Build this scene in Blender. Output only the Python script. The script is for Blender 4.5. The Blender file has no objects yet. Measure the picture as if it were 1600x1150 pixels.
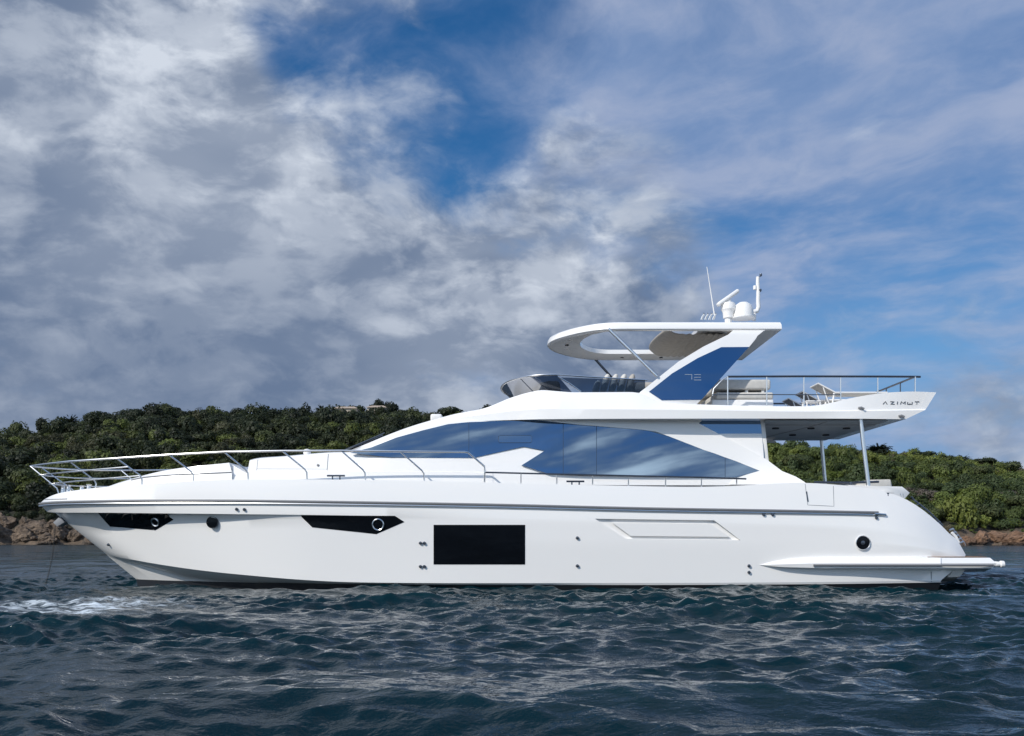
import bpy, bmesh, math, random
import numpy as np
from mathutils import Vector, Matrix
from mathutils.bvhtree import BVHTree

# ------------------------------------------------------------------ scene, camera, light
sc = bpy.context.scene
COL = sc.collection
CH = 1.23          # camera height above the water
F = 1500.0         # focal length in photo pixels (photo is 1600 wide)
HY = 840.0         # horizon row
YC = 25.3          # distance of the yacht's centreline
cd = bpy.data.cameras.new('camera')
cam = bpy.data.objects.new('camera', cd)
COL.objects.link(cam)
cam.location = (0, 0, CH)
cam.rotation_euler = (math.radians(90), 0, 0)
cd.sensor_width = 36.0
cd.lens = 36.0 * F / 1600.0
cd.shift_y = (HY - 575.0) / 1600.0
cd.clip_start = 0.1
cd.clip_end = 30000
sc.camera = cam

SUN = Vector((-0.60, -0.56, 0.575)).normalized()
elev = math.asin(SUN.z)
azim = math.atan2(SUN.x, SUN.y)
sd = bpy.data.lights.new('sun', 'SUN')
sd.energy = 3.55
sd.angle = math.radians(0.5)
sd.color = (1.0, 0.955, 0.88)
sun = bpy.data.objects.new('sun', sd)
COL.objects.link(sun)
sun.rotation_euler = SUN.to_track_quat('Z', 'Y').to_euler()

sc.view_settings.view_transform = 'Standard'
sc.view_settings.look = 'None'
sc.view_settings.gamma = 1.0
sc.view_settings.use_curve_mapping = False
sc.view_settings.exposure = 0.05
try:
    sc.cycles.max_bounces = 8
    sc.cycles.transparent_max_bounces = 8
except Exception:
    pass


def pdir(px, py):
    return Vector((px - 800.0, F, HY - py)).normalized()


class NG:
    """small helper to write node graphs as expressions"""
    def __init__(self, nt):
        self.nt = nt

    def n(self, t, **kw):
        nd = self.nt.nodes.new(t)
        for k, v in kw.items():
            setattr(nd, k, v)
        return nd

    def link(self, a, b):
        self.nt.links.new(a, b)

    def put(self, sock, v):
        if isinstance(v, bpy.types.NodeSocket):
            self.link(v, sock)
        else:
            sock.default_value = v

    def m(self, op, a, b=0.0, c=None, clamp=False):
        nd = self.n('ShaderNodeMath', operation=op, use_clamp=clamp)
        self.put(nd.inputs[0], a)
        self.put(nd.inputs[1], b)
        if c is not None:
            self.put(nd.inputs[2], c)
        return nd.outputs[0]

    def vm(self, op, a, b=(0, 0, 0), scale=None):
        nd = self.n('ShaderNodeVectorMath', operation=op)
        self.put(nd.inputs[0], a)
        self.put(nd.inputs[1], b)
        if scale is not None:
            self.put(nd.inputs[3], scale)
        return nd.outputs['Value'] if op in ('DOT_PRODUCT', 'LENGTH') else nd.outputs[0]

    def rng(self, v, a, b, c=0.0, d=1.0, smooth=True):
        nd = self.n('ShaderNodeMapRange')
        nd.interpolation_type = 'SMOOTHSTEP' if smooth else 'LINEAR'
        self.put(nd.inputs[0], v)
        for i, x in enumerate((a, b, c, d)):
            self.put(nd.inputs[i + 1], x)
        return nd.outputs[0]

    def noise(self, vec, scale, detail=4.0, rough=0.5, dist=0.0, lac=2.0):
        nd = self.n('ShaderNodeTexNoise')
        self.put(nd.inputs['Vector'], vec)
        nd.inputs['Scale'].default_value = scale
        nd.inputs['Detail'].default_value = detail
        nd.inputs['Roughness'].default_value = rough
        nd.inputs['Lacunarity'].default_value = lac
        nd.inputs['Distortion'].default_value = dist
        return nd.outputs[0]

    def mix(self, f, a, b):
        nd = self.n('ShaderNodeMix', data_type='RGBA')
        self.put(nd.inputs[0], f)
        self.put(nd.inputs[6], a)
        self.put(nd.inputs[7], b)
        return nd.outputs[2]

    def sep(self, v):
        nd = self.n('ShaderNodeSeparateXYZ')
        self.put(nd.inputs[0], v)
        return nd.outputs

    def comb(self, x, y, z):
        nd = self.n('ShaderNodeCombineXYZ')
        for i, v in enumerate((x, y, z)):
            self.put(nd.inputs[i], v)
        return nd.outputs[0]


def rgb(r, g, b):
    return (r, g, b, 1.0)


# ------------------------------------------------------------------ world: Nishita sky under broken cloud
SKY_S = 0.10
SEEDX, SEEDY = 3.1, 1.7
w = bpy.data.worlds.new('World')
sc.world = w
w.use_nodes = True
nt = w.node_tree
nt.nodes.clear()
g = NG(nt)
tc = g.n('ShaderNodeTexCoord')
D = tc.outputs['Generated']
sky = g.n('ShaderNodeTexSky', sky_type='NISHITA')
sky.sun_disc = False
sky.sun_elevation = elev
sky.sun_rotation = azim
sky.altitude = 0
sky.air_density = 1.0
sky.dust_density = 0.3
sky.ozone_density = 3.0
hs = g.n('ShaderNodeHueSaturation')
hs.inputs['Saturation'].default_value = 1.34
hs.inputs['Value'].default_value = 0.74
g.link(sky.outputs[0], hs.inputs['Color'])
sx, sy, sz = g.sep(D)
skycol = g.vm('MULTIPLY', hs.outputs[0], (0.95, 1.12, 1.22))
skycol = g.mix(g.rng(sz, 0.02, 0.30, 0.9, 0.0), skycol, rgb(1.55, 3.3, 6.2))
zz = g.m('MAXIMUM', sz, 0.0)
den = g.m('ADD', zz, 0.40)
P2 = g.comb(g.m('DIVIDE', sx, den), g.m('DIVIDE', sy, den), 0.0)
den3 = g.m('ADD', zz, 0.62)
P3 = g.comb(g.m('DIVIDE', sx, den3), g.m('DIVIDE', sy, den3), g.m('MULTIPLY', zz, 1.1))


def lobe(px, py, inner, outer):
    d = g.vm('DOT_PRODUCT', D, tuple(pdir(px, py)))
    return g.rng(d, math.cos(math.radians(outer)), math.cos(math.radians(inner)))


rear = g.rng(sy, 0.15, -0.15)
warp = g.n('ShaderNodeTexNoise')
g.put(warp.inputs['Vector'], P3)
warp.inputs['Scale'].default_value = 3.0
warp.inputs['Detail'].default_value = 4
Wo = g.vm('SUBTRACT', warp.outputs['Color'], (0.5, 0.5, 0.5))
Pv = g.vm('ADD', g.vm('ADD', P2, g.vm('SCALE', Wo, scale=0.22)), (SEEDX, SEEDY, 0.0))
Pw = g.vm('ADD', g.vm('ADD', P3, g.vm('SCALE', Wo, scale=0.16)), (SEEDX, SEEDY, 0.0))
n1 = g.noise(Pw, 4.8, 11, 0.57)
sdir = Vector((SUN.x, SUN.y, 0)).normalized() * 0.035 + Vector((0, 0, .03))
n1s = g.noise(g.vm('ADD', Pw, tuple(sdir)), 4.8, 9, 0.57)
# where the deck lies: heavy on the left, torn open above the middle, thin on the right
leftmass = g.m('MAXIMUM', lobe(140, 330, 13, 30), g.m('MAXIMUM', lobe(560, 470, 3, 13), g.m('MULTIPLY', lobe(860, 450, 3, 12), .85)))
leftmass = g.m('MAXIMUM', leftmass, g.m('MULTIPLY', lobe(320, 70, 4, 12), 1.0))
blue = g.m('MAXIMUM', g.m('MAXIMUM', lobe(610, 30, 3, 9), lobe(510, 60, 1, 6)),
           g.m('MAXIMUM', lobe(665, 170, 2, 8), g.m('MULTIPLY', lobe(740, 40, 1, 8), .9)))
bias = g.m('ADD', g.m('MULTIPLY', leftmass, 0.33), g.m('MULTIPLY', blue, -0.285))
bias = g.m('ADD', bias, g.m('MULTIPLY', lobe(1250, 250, 8, 24), -0.14))
bias = g.m('ADD', bias, g.m('MULTIPLY', g.m('MAXIMUM', lobe(1540, 700, 1, 6), g.m('MULTIPLY', lobe(1080, 520, 1, 7), .5)), 0.20))
bias = g.m('SUBTRACT', bias, g.m('MULTIPLY', rear, g.rng(sz, 0.30, 0.50, 0.0, 0.35)))
bias = g.m('SUBTRACT', bias, g.m('MULTIPLY', rear, .04))
cov = g.m('ADD', n1, bias)
dens = g.rng(cov, 0.42, 0.70)
# thin streaky veil on the right and small ragged tufts
vv = g.n('ShaderNodeVectorRotate', rotation_type='Z_AXIS')
g.put(vv.inputs['Vector'], Pv)
vv.inputs['Angle'].default_value = math.radians(28)
Ps = g.vm('MULTIPLY', vv.outputs[0], (1.05, 1.75, 1.0))
n2 = g.noise(Ps, 1.8, 8, 0.52, 0.1)
n3 = g.noise(Ps, 6.0, 7, 0.58, 0.1)
vf = g.m('ADD', g.m('MULTIPLY', n2, .66), g.m('MULTIPLY', n3, .34))
veil = g.m('MULTIPLY', g.rng(g.m('ADD', vf, g.m('MULTIPLY', blue, -0.205)), 0.25, 0.60), 0.86)
# cloud light: relief towards the sun, broad patches, small bright heads; heavy bases low on the left
relief = g.rng(g.m('SUBTRACT', n1, n1s), -0.06, 0.09)
broad = g.rng(g.noise(Pw, 3.4, 3, 0.5), 0.36, 0.62)
fine = g.rng(g.noise(g.vm('MULTIPLY', Pw, (1, 1, 1.7)), 14.0, 6, 0.55), 0.44, 0.70)
lit = g.m('ADD', g.m('MULTIPLY', relief, 0.42), g.m('ADD', g.m('MULTIPLY', broad, 0.34), g.m('MULTIPLY', fine, 0.44)))
high = g.rng(sz, 0.12, 0.48)
lowleft = lobe(60, 600, 4, 27)
gain = g.m('SUBTRACT', g.m('ADD', 0.66, g.m('MULTIPLY', high, 0.80)), g.m('MULTIPLY', lowleft, 0.40))
lit = g.m('MULTIPLY', lit, gain, clamp=True)
K = 1.0 / SKY_S
cdark = rgb(0.136 * K, 0.192 * K, 0.305 * K)
clight = rgb(0.62 * K, 0.675 * K, 0.765 * K)
ccol = g.mix(lit, cdark, clight)
vcol = g.mix(g.rng(n3, .35, .7), rgb(0.215 * K, 0.315 * K, 0.53 * K), rgb(0.37 * K, 0.435 * K, 0.60 * K))
c1 = g.mix(g.m('MULTIPLY', veil, g.m('SUBTRACT', 1.0, g.m('MULTIPLY', rear, .6))), skycol, vcol)
c2 = g.mix(dens, c1, ccol)
# behind the camera: flat layered cloud over open blue, whole rear half brightened as added fill light on the hull
dy_ = g.m('MAXIMUM', g.m('MULTIPLY', sy, -1.0), 0.12)
Pr = g.comb(g.m('MULTIPLY', g.m('DIVIDE', sx, dy_), 1.3), 0.0, g.m('MULTIPLY', g.m('DIVIDE', sz, dy_), 15.0))
Pr = g.vm('ADD', Pr, g.vm('SCALE', Wo, scale=.3))
n4 = g.noise(Pr, 1.9, 8, 0.58)
lay = g.m('MULTIPLY', g.m('MULTIPLY', rear, g.rng(n4, .40, .62)), g.rng(sz, .452, .485, .95, .04))
c2 = g.mix(lay, c2, g.mix(g.rng(n4, .5, .75), rgb(0.17 * K, 0.24 * K, 0.37 * K), rgb(1.35 * K, 1.32 * K, 1.30 * K)))
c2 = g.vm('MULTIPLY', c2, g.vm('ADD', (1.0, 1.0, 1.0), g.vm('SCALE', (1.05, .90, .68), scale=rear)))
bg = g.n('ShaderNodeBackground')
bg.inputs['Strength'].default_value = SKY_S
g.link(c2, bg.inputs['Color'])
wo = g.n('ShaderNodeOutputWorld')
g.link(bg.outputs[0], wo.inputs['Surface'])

# ------------------------------------------------------------------ materials
MATS = {}


def mat(name, base, rough=0.5, metal=0.0, spec=0.5, coat=0.0, ior=1.45, bump=None, vary=None):
    m = bpy.data.materials.new(name)
    m.use_nodes = True
    b = m.node_tree.nodes['Principled BSDF']
    b.inputs['Base Color'].default_value = rgb(*base)
    b.inputs['Roughness'].default_value = rough
    b.inputs['Metallic'].default_value = metal
    b.inputs['Specular IOR Level'].default_value = spec
    b.inputs['Coat Weight'].default_value = coat
    b.inputs['Coat Roughness'].default_value = 0.04
    b.inputs['IOR'].default_value = ior
    q = NG(m.node_tree)
    if vary or bump:
        t = q.n('ShaderNodeTexCoord').outputs['Object']
    if vary:
        sc_, amt = vary
        f = q.noise(t, sc_, 6, 0.6)
        d = tuple(c * (1 - amt) for c in base)
        l = tuple(min(1, c * (1 + amt)) for c in base)
        q.link(q.mix(q.rng(f, 0.3, 0.7), rgb(*d), rgb(*l)), b.inputs['Base Color'])
    if bump:
        sc_, st, dist = bump
        bn = q.n('ShaderNodeBump')
        bn.inputs['Strength'].default_value = st
        bn.inputs['Distance'].default_value = dist
        q.link(q.noise(t, sc_, 5, 0.6), bn.inputs['Height'])
        q.link(bn.outputs[0], b.inputs['Normal'])
    MATS[name] = m
    return m


mat('gelcoat', (0.87, 0.852, 0.825), 0.25, spec=0.5, coat=0.8, bump=(0.7, 0.05, 0.02))
mat('gelcoat_matt', (0.79, 0.775, 0.75), 0.5)
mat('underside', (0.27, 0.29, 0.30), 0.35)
mat('antifoul', (0.012, 0.014, 0.018), 0.45)
mat('steel', (0.76, 0.755, 0.74), 0.28, metal=1.0)
mat('dark_steel', (0.10, 0.115, 0.14), 0.25, metal=0.7)
mat('rubber_grey', (0.17, 0.175, 0.185), 0.55)
mat('black_glass', (0.004, 0.005, 0.007), 0.08, spec=0.25)
mat('seam', (0.03, 0.05, 0.09), 0.4)
mat('gap', (0.25, 0.26, 0.28), 0.6)
mat('fabric', (0.42, 0.39, 0.35), 0.9, bump=(60, 0.3, 0.004), vary=(9, 0.08))
mat('fabric_pale', (0.58, 0.56, 0.52), 0.9, bump=(60, 0.3, 0.004), vary=(9, 0.06))
mat('fabric_dark', (0.16, 0.15, 0.145), 0.9, bump=(60, 0.3, 0.004))
mat('lettering', (0.10, 0.105, 0.12), 0.3, metal=0.6)
mat('letter_pale', (0.42, 0.48, 0.56), 0.3)
mat('chain', (0.05, 0.048, 0.045), 0.6, metal=0.3)
mat('white_plastic', (0.80, 0.785, 0.76), 0.35)
mat('teak', (0.22, 0.12, 0.06), 0.6, vary=(6, 0.25))
mat('dark_void', (0.02, 0.022, 0.026), 0.6)
mat('bark', (0.10, 0.075, 0.055), 0.9, vary=(3, 0.35))
mat('roof_tile', (0.40, 0.32, 0.25), 0.85, vary=(2, 0.2))
mat('render_wall', (0.46, 0.40, 0.32), 0.85, vary=(1, 0.1))


def tinted_mirror(name, col, rough=0.02):
    m = bpy.data.materials.new(name)
    m.use_nodes = True
    b = m.node_tree.nodes['Principled BSDF']
    b.inputs['Base Color'].default_value = rgb(*col)
    b.inputs['Metallic'].default_value = 1.0
    b.inputs['Roughness'].default_value = rough
    q = NG(m.node_tree)
    t = q.n('ShaderNodeTexCoord').outputs['Object']
    bn = q.n('ShaderNodeBump')
    bn.inputs['Strength'].default_value = 0.008
    bn.inputs['Distance'].default_value = 0.02
    q.link(q.noise(q.vm('MULTIPLY', t, (0.5, 1, 1.6)), 1.3, 2, 0.5), bn.inputs['Height'])
    q.link(bn.outputs[0], b.inputs['Normal'])
    MATS[name] = m
    return m


tinted_mirror('blue_glass', (0.135, 0.205, 0.305))
tinted_mirror('pale_blue_glass', (0.155, 0.23, 0.33), 0.05)


def clear_tint(name, col, refl=0.10):
    m = bpy.data.materials.new(name)
    m.use_nodes = True
    n_ = m.node_tree
    n_.nodes.clear()
    q = NG(n_)
    t = q.n('ShaderNodeBsdfTransparent')
    t.inputs[0].default_value = rgb(*col)
    gl = q.n('ShaderNodeBsdfGlossy')
    gl.inputs['Roughness'].default_value = 0.03
    fr = q.n('ShaderNodeFresnel')
    fr.inputs[0].default_value = 1.5
    mx = q.n('ShaderNodeMixShader')
    q.link(q.m('ADD', q.m('MULTIPLY', fr.outputs[0], .55), refl, clamp=True), mx.inputs[0])
    q.link(t.outputs[0], mx.inputs[1])
    q.link(gl.outputs[0], mx.inputs[2])
    o = q.n('ShaderNodeOutputMaterial')
    q.link(mx.outputs[0], o.inputs[0])
    MATS[name] = m


clear_tint('smoked_glass', (0.32, 0.38, 0.46), 0.03)


# ------------------------------------------------------------------ object helpers
def P(px, py, b=0.0, Y=None):
    y = YC - b if Y is None else Y
    return Vector(((px - 800.0) / F * y, y, CH + (HY - py) / F * y))


def link(name, me, m=None, parent=None, sharp=30.0):
    o = bpy.data.objects.new(name, me)
    COL.objects.link(o)
    if m is not None and not me.materials:
        me.materials.append(MATS[m] if isinstance(m, str) else m)
    if parent is not None:
        o.parent = parent
    if sharp is not None:
        bm = bmesh.new()
        bm.from_mesh(me)
        th = math.radians(sharp)
        for f in bm.faces:
            f.smooth = True
        for e in bm.edges:
            e.smooth = len(e.link_faces) == 2 and e.calc_face_angle(0) < th
        bm.to_mesh(me)
        bm.free()
    return o


def tag(o, label=None, cat=None, group=None, kind=None):
    if label:
        o['label'] = label
    if cat:
        o['category'] = cat
    if group:
        o['group'] = group
    if kind:
        o['kind'] = kind
    return o


def empty(name, loc=(0, 0, 0)):
    o = bpy.data.objects.new(name, None)
    COL.objects.link(o)
    o.location = loc
    o.empty_display_size = 0.2
    return o


class Mb:
    """mesh collector"""
    def __init__(self):
        self.bm = bmesh.new()

    def tube(self, pts, r, sides=8, closed=False, r2=None):
        pts = [Vector(p) for p in pts]
        n = len(pts)
        bm = self.bm
        rings = []
        up = None
        for i, p in enumerate(pts):
            a = pts[i - 1] if (i > 0 or closed) else p
            c = pts[(i + 1) % n] if (i < n - 1 or closed) else p
            t = (c - a)
            if t.length < 1e-9:
                t = Vector((1, 0, 0))
            t.normalize()
            if up is None:
                ref = Vector((0, 0, 1)) if abs(t.z) < 0.9 else Vector((1, 0, 0))
                up = (ref - t * ref.dot(t)).normalized()
            else:
                up = (up - t * up.dot(t))
                if up.length < 1e-6:
                    up = t.orthogonal()
                up.normalize()
            sd_ = t.cross(up)
            rr = r if r2 is None else r + (r2 - r) * i / max(1, n - 1)
            rings.append([bm.verts.new(p + up * (rr * math.cos(2 * math.pi * k / sides)) + sd_ * (rr * math.sin(2 * math.pi * k / sides)))
                          for k in range(sides)])
        m = n if closed else n - 1
        for i in range(m):
            A, B = rings[i], rings[(i + 1) % n]
            for k in range(sides):
                bm.faces.new((A[k], A[(k + 1) % sides], B[(k + 1) % sides], B[k]))
        if not closed:
            bm.faces.new(rings[0][::-1])
            bm.faces.new(rings[-1])
        return self

    def lathe(self, prof, c, axis='Z', seg=28):
        """prof: list of (radius, height)"""
        bm = self.bm
        c = Vector(c)
        rings = []
        for r, h in prof:
            ring = []
            for k in range(seg):
                a = 2 * math.pi * k / seg
                u, v = max(r, 1e-4) * math.cos(a), max(r, 1e-4) * math.sin(a)
                q = {'Z': (u, v, h), 'Y': (u, h, v), 'X': (h, u, v)}[axis]
                ring.append(bm.verts.new(c + Vector(q)))
            rings.append(ring)
        for A, B in zip(rings, rings[1:]):
            for k in range(seg):
                bm.faces.new((A[k], A[(k + 1) % seg], B[(k + 1) % seg], B[k]))
        bm.faces.new(rings[0])
        bm.faces.new(rings[-1])
        return self

    def box(self, lo, hi, bev=0.0, rot=None, piv=None):
        bm = self.bm
        r = bmesh.ops.create_cube(bm, size=1.0)
        lo, hi = Vector(lo), Vector(hi)
        c, s = (lo + hi) / 2, hi - lo
        for v in r['verts']:
            v.co = Vector((v.co.x * s.x, v.co.y * s.y, v.co.z * s.z)) + c
        if bev > 0:
            es = list({e for v in r['verts'] for e in v.link_edges})
            bmesh.ops.bevel(bm, geom=es, offset=bev, segments=3, profile=0.5, affect='EDGES')
        return self

    def prism(self, near, thick, bev=0.0):
        """polygon (list of world points) extruded away from the camera by thick (+Y) or a vector"""
        bm = self.bm
        d = Vector((0, thick, 0)) if not isinstance(thick, Vector) else thick
        a = [bm.verts.new(p) for p in near]
        b = [bm.verts.new(Vector(p) + d) for p in near]
        fs = [bm.faces.new(a), bm.faces.new(b[::-1])]
        n = len(a)
        for i in range(n):
            fs.append(bm.faces.new((a[i], b[i], b[(i + 1) % n], a[(i + 1) % n])))
        if bev:
            es = list({e for f in fs for e in f.edges})
            bmesh.ops.bevel(bm, geom=es, offset=bev, segments=2, profile=0.5, affect='EDGES')
        return self

    def xform(self, M):
        bmesh.ops.transform(self.bm, matrix=M, verts=self.bm.verts)
        return self

    def mirror(self):
        """add the copy on the other side of the yacht's centre plane"""
        bm = self.bm
        r = bmesh.ops.duplicate(bm, geom=list(bm.verts) + list(bm.edges) + list(bm.faces))
        for e in r['geom']:
            if isinstance(e, bmesh.types.BMVert):
                e.co.y = 2 * YC - e.co.y
        return self

    def build(self, name, m, parent=None, sharp=35.0):
        bm = self.bm
        bmesh.ops.recalc_face_normals(bm, faces=bm.faces)
        me = bpy.data.meshes.new(name)
        bm.to_mesh(me)
        bm.free()
        return link(name, me, m, parent, sharp)


def pchip(xs, ys, x):
    xs, ys, x = np.asarray(xs, float), np.asarray(ys, float), np.asarray(x, float)
    h = np.diff(xs)
    d = np.diff(ys) / h
    n = len(xs)
    m = np.zeros(n)
    m[0], m[-1] = d[0], d[-1]
    for i in range(1, n - 1):
        if d[i - 1] * d[i] > 0:
            w1, w2 = 2 * h[i] + h[i - 1], h[i] + 2 * h[i - 1]
            m[i] = (w1 + w2) / (w1 / d[i - 1] + w2 / d[i])
    i = np.clip(np.searchsorted(xs, x) - 1, 0, n - 2)
    t = (x - xs[i]) / h[i]
    return (ys[i] * (2 * t**3 - 3 * t**2 + 1) + h[i] * m[i] * (t**3 - 2 * t**2 + t)
            + ys[i + 1] * (-2 * t**3 + 3 * t**2) + h[i] * m[i + 1] * (t**3 - t**2))


def curve(pts, n=120, power=1.0, lin=False, sm=0):
    xs = [p[0] for p in pts]
    t = np.linspace(0, 1, n) ** power
    x = xs[0] + (xs[-1] - xs[0]) * t
    if lin:
        y = np.interp(x, xs, [p[1] for p in pts])
        b = np.interp(x, xs, [p[2] for p in pts])
    else:
        y = pchip(xs, [p[1] for p in pts], x)
        b = pchip(xs, [p[2] for p in pts], x)
    if sm:
        for _ in range(sm):
            for arr in (y, b):
                arr[2:-2] = (arr[:-4] + 2 * arr[1:-3] + 3 * arr[2:-2] + 2 * arr[3:-1] + arr[4:]) / 9
    return [P(a, c, max(d, 0.0)) for a, c, d in zip(x, y, b)]


def shift(c, db=0.0, dz=0.0, dx=0.0):
    out = []
    for p in c:
        b = max(0.0, YC - p.y - db)
        out.append(Vector((p.x + dx, YC - b, p.z + dz)))
    return out


def mir(p):
    return Vector((p.x, 2 * YC - p.y, p.z))


def loft_sym(name, curves, m, parent, sharp=25.0, close=True, caps=True):
    """symmetric solid from near-side curves listed bottom to top"""
    n = len(curves[0])
    bm = bmesh.new()
    rings = []
    for i in range(n):
        ring = [c[i] for c in curves]
        ring = ring + [mir(p) for p in reversed(ring)]
        rings.append([bm.verts.new(p) for p in ring])
    k = len(rings[0])
    rngk = range(k) if close else [j for j in range(k) if j != k - 1]
    for i in range(n - 1):
        A, B = rings[i], rings[i + 1]
        for j in rngk:
            try:
                bm.faces.new((A[j], A[(j + 1) % k], B[(j + 1) % k], B[j]))
            except ValueError:
                pass
    if caps:
        bm.faces.new(rings[0])
        bm.faces.new(rings[-1][::-1])
    bmesh.ops.remove_doubles(bm, verts=bm.verts, dist=2e-4)
    bmesh.ops.dissolve_degenerate(bm, edges=bm.edges, dist=1e-4)
    bmesh.ops.recalc_face_normals(bm, faces=bm.faces)
    me = bpy.data.meshes.new(name)
    bm.to_mesh(me)
    bm.free()
    return link(name, me, m, parent, sharp)


def bvh_of(*objs):
    vs, fs = [], []
    for o in objs:
        off = len(vs)
        vs += [v.co.copy() for v in o.data.vertices]
        fs += [[off + i for i in p.vertices] for p in o.data.polygons]
    return BVHTree.FromPolygons(vs, fs)


CAMP = Vector((0, 0, CH))


def hit(bvh, px, py):
    d = pdir(px, py)
    loc, nor, i, dist = bvh.ray_cast(CAMP, d)
    if loc is None:
        return None, None
    if nor.dot(d) > 0:
        nor = -nor
    return loc, nor


def clipx(poly, x, keep_right):
    out = []
    n = len(poly)
    for i in range(n):
        a, b = poly[i], poly[(i + 1) % n]
        ia = (a[0] >= x) == keep_right
        ib = (b[0] >= x) == keep_right
        if ia:
            out.append(a)
        if ia != ib:
            t = (x - a[0]) / (b[0] - a[0])
            out.append((x, a[1] + t * (b[1] - a[1])))
    return out


def surf_panel(name, poly, bvh, m, parent, off=0.012, back=0.02, maxe=14.0, fallback=None):
    """a panel of real thickness that lies on a built surface, outlined by a polygon"""
    bm = bmesh.new()
    vs = [bm.verts.new((p[0], p[1], 0)) for p in poly]
    es = [bm.edges.new((vs[i], vs[(i + 1) % len(vs)])) for i in range(len(vs))]
    bmesh.ops.triangle_fill(bm, edges=es, use_beauty=True)
    for _ in range(6):
        long_ = [e for e in bm.edges if e.calc_length() > maxe]
        if not long_:
            break
        bmesh.ops.subdivide_edges(bm, edges=long_, cuts=1)
        bmesh.ops.triangulate(bm, faces=bm.faces)
        bmesh.ops.beautify_fill(bm, faces=bm.faces, edges=bm.edges)
    near, far = {}, {}
    last = None
    for v in bm.verts:
        l, nr = hit(bvh, v.co.x, v.co.y)
        if l is None:
            if fallback is not None:
                l, nr = P(v.co.x, v.co.y, fallback), Vector((0, -1, 0))
            else:
                l, nr = None, None
        near[v], far[v] = l, nr
    good = [v for v in bm.verts if near[v] is not None]
    for v in bm.verts:
        if near[v] is None:
            q = min(good, key=lambda u: (u.co - v.co).length)
            near[v], far[v] = P(v.co.x, v.co.y, YC - near[q].y), far[q]
    b2 = bmesh.new()
    A = {v: b2.verts.new(near[v] + far[v] * off) for v in bm.verts}
    B = {v: b2.verts.new(near[v] - far[v] * back) for v in bm.verts}
    for f in bm.faces:
        b2.faces.new([A[v] for v in f.verts])
        b2.faces.new([B[v] for v in reversed(f.verts)])
    for e in bm.edges:
        if len(e.link_faces) == 1:
            a, b = e.verts
            b2.faces.new((A[a], A[b], B[b], B[a]))
    bm.free()
    bmesh.ops.recalc_face_normals(b2, faces=b2.faces)
    me = bpy.data.meshes.new(name)
    b2.to_mesh(me)
    b2.free()
    return link(name, me, m, parent, 40)


def fit_panel(name, poly, coef, m, parent, th=.02, maxe=18.0):
    """a pane on a smooth quadric: half breadth b as a polynomial of the profile position"""
    bm = bmesh.new()
    vs = [bm.verts.new((p[0], p[1], 0)) for p in poly]
    es = [bm.edges.new((vs[i], vs[(i + 1) % len(vs)])) for i in range(len(vs))]
    bmesh.ops.triangle_fill(bm, edges=es, use_beauty=True)
    for _ in range(6):
        long_ = [e for e in bm.edges if e.calc_length() > maxe]
        if not long_:
            break
        bmesh.ops.subdivide_edges(bm, edges=long_, cuts=1)
        bmesh.ops.triangulate(bm, faces=bm.faces)
        bmesh.ops.beautify_fill(bm, faces=bm.faces, edges=bm.edges)
    for v in bm.verts:
        x, y = v.co.x, v.co.y
        v.co = P(x, y, float(fit_terms(x, y) @ coef))
    ext = bmesh.ops.extrude_face_region(bm, geom=list(bm.faces))
    for e in ext['geom']:
        if isinstance(e, bmesh.types.BMVert):
            e.co.y += th
    bmesh.ops.recalc_face_normals(bm, faces=bm.faces)
    me = bpy.data.meshes.new(name)
    bm.to_mesh(me)
    bm.free()
    return link(name, me, m, parent, 40)


def fit_terms(x, y):
    u, v = (x - 870) / 300, (y - 700) / 50
    return np.array([1, u, v, u * u, u * v])


def line_on(mb, pts, bvh, r, off=0.0, step=12.0):
    out = []
    for (x0, y0), (x1, y1) in zip(pts, pts[1:]):
        k = max(1, int(math.hypot(x1 - x0, y1 - y0) / step))
        for i in range(k):
            out.append((x0 + (x1 - x0) * i / k, y0 + (y1 - y0) * i / k))
    out.append(pts[-1])
    w_ = []
    for x, y in out:
        l, nr = hit(bvh, x, y)
        if l is not None:
            w_.append(l + nr * off)
    if len(w_) > 1:
        mb.tube(w_, r, 6)
    return mb

# ------------------------------------------------------------------ the yacht
N = 150
yacht = empty('motor_yacht', (0, YC, 0))
tag(yacht, 'large white motor yacht with blue mirrored windows, flybridge and hardtop, anchored in the bay', 'yacht')
COLLECT = []


def yp(o):
    """hang a finished part under the yacht without moving it"""
    o.parent = yacht
    o.matrix_parent_inverse = Matrix.Translation(-Vector((0, YC, 0)))
    return o


def sub(o, parent):
    o.parent = parent
    o.matrix_parent_inverse = Matrix.Identity(4)
    return o


PW = 1.35
SM = 5
cA = curve([(64, 785, 0), (70, 780, .38), (78, 775, .62), (92, 770, .95), (120, 766, 1.25), (150, 762, 1.57), (222, 757, 1.99), (302, 751, 2.29), (388, 749, 2.43), (480, 749, 2.56),
            (570, 750, 2.64), (660, 751, 2.68), (757, 754, 2.715), (926, 758, 2.74), (1096, 761, 2.75), (1190, 757, 2.75), (1250, 753, 2.745),
            (1303, 757, 2.735), (1360, 762, 2.68), (1400, 768, 2.53), (1425, 780, 2.46), (1455, 802, 2.36), (1480, 828, 2.26), (1503, 853, 2.18), (1509, 867, 2.14)], N, PW, sm=SM)
cR = curve([(62, 788, 0), (68, 787, .42), (76, 786, .7), (100, 785, 1.15), (150, 784, 1.66), (240, 783, 2.12), (340, 783, 2.42), (480, 784.5, 2.62), (640, 787, 2.73), (800, 790, 2.78),
            (1000, 795, 2.8), (1240, 799, 2.8), (1383, 805, 2.74), (1440, 820, 2.64), (1475, 840, 2.48), (1497, 859, 2.3), (1508, 869, 2.18)], N, PW, sm=SM)
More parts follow.
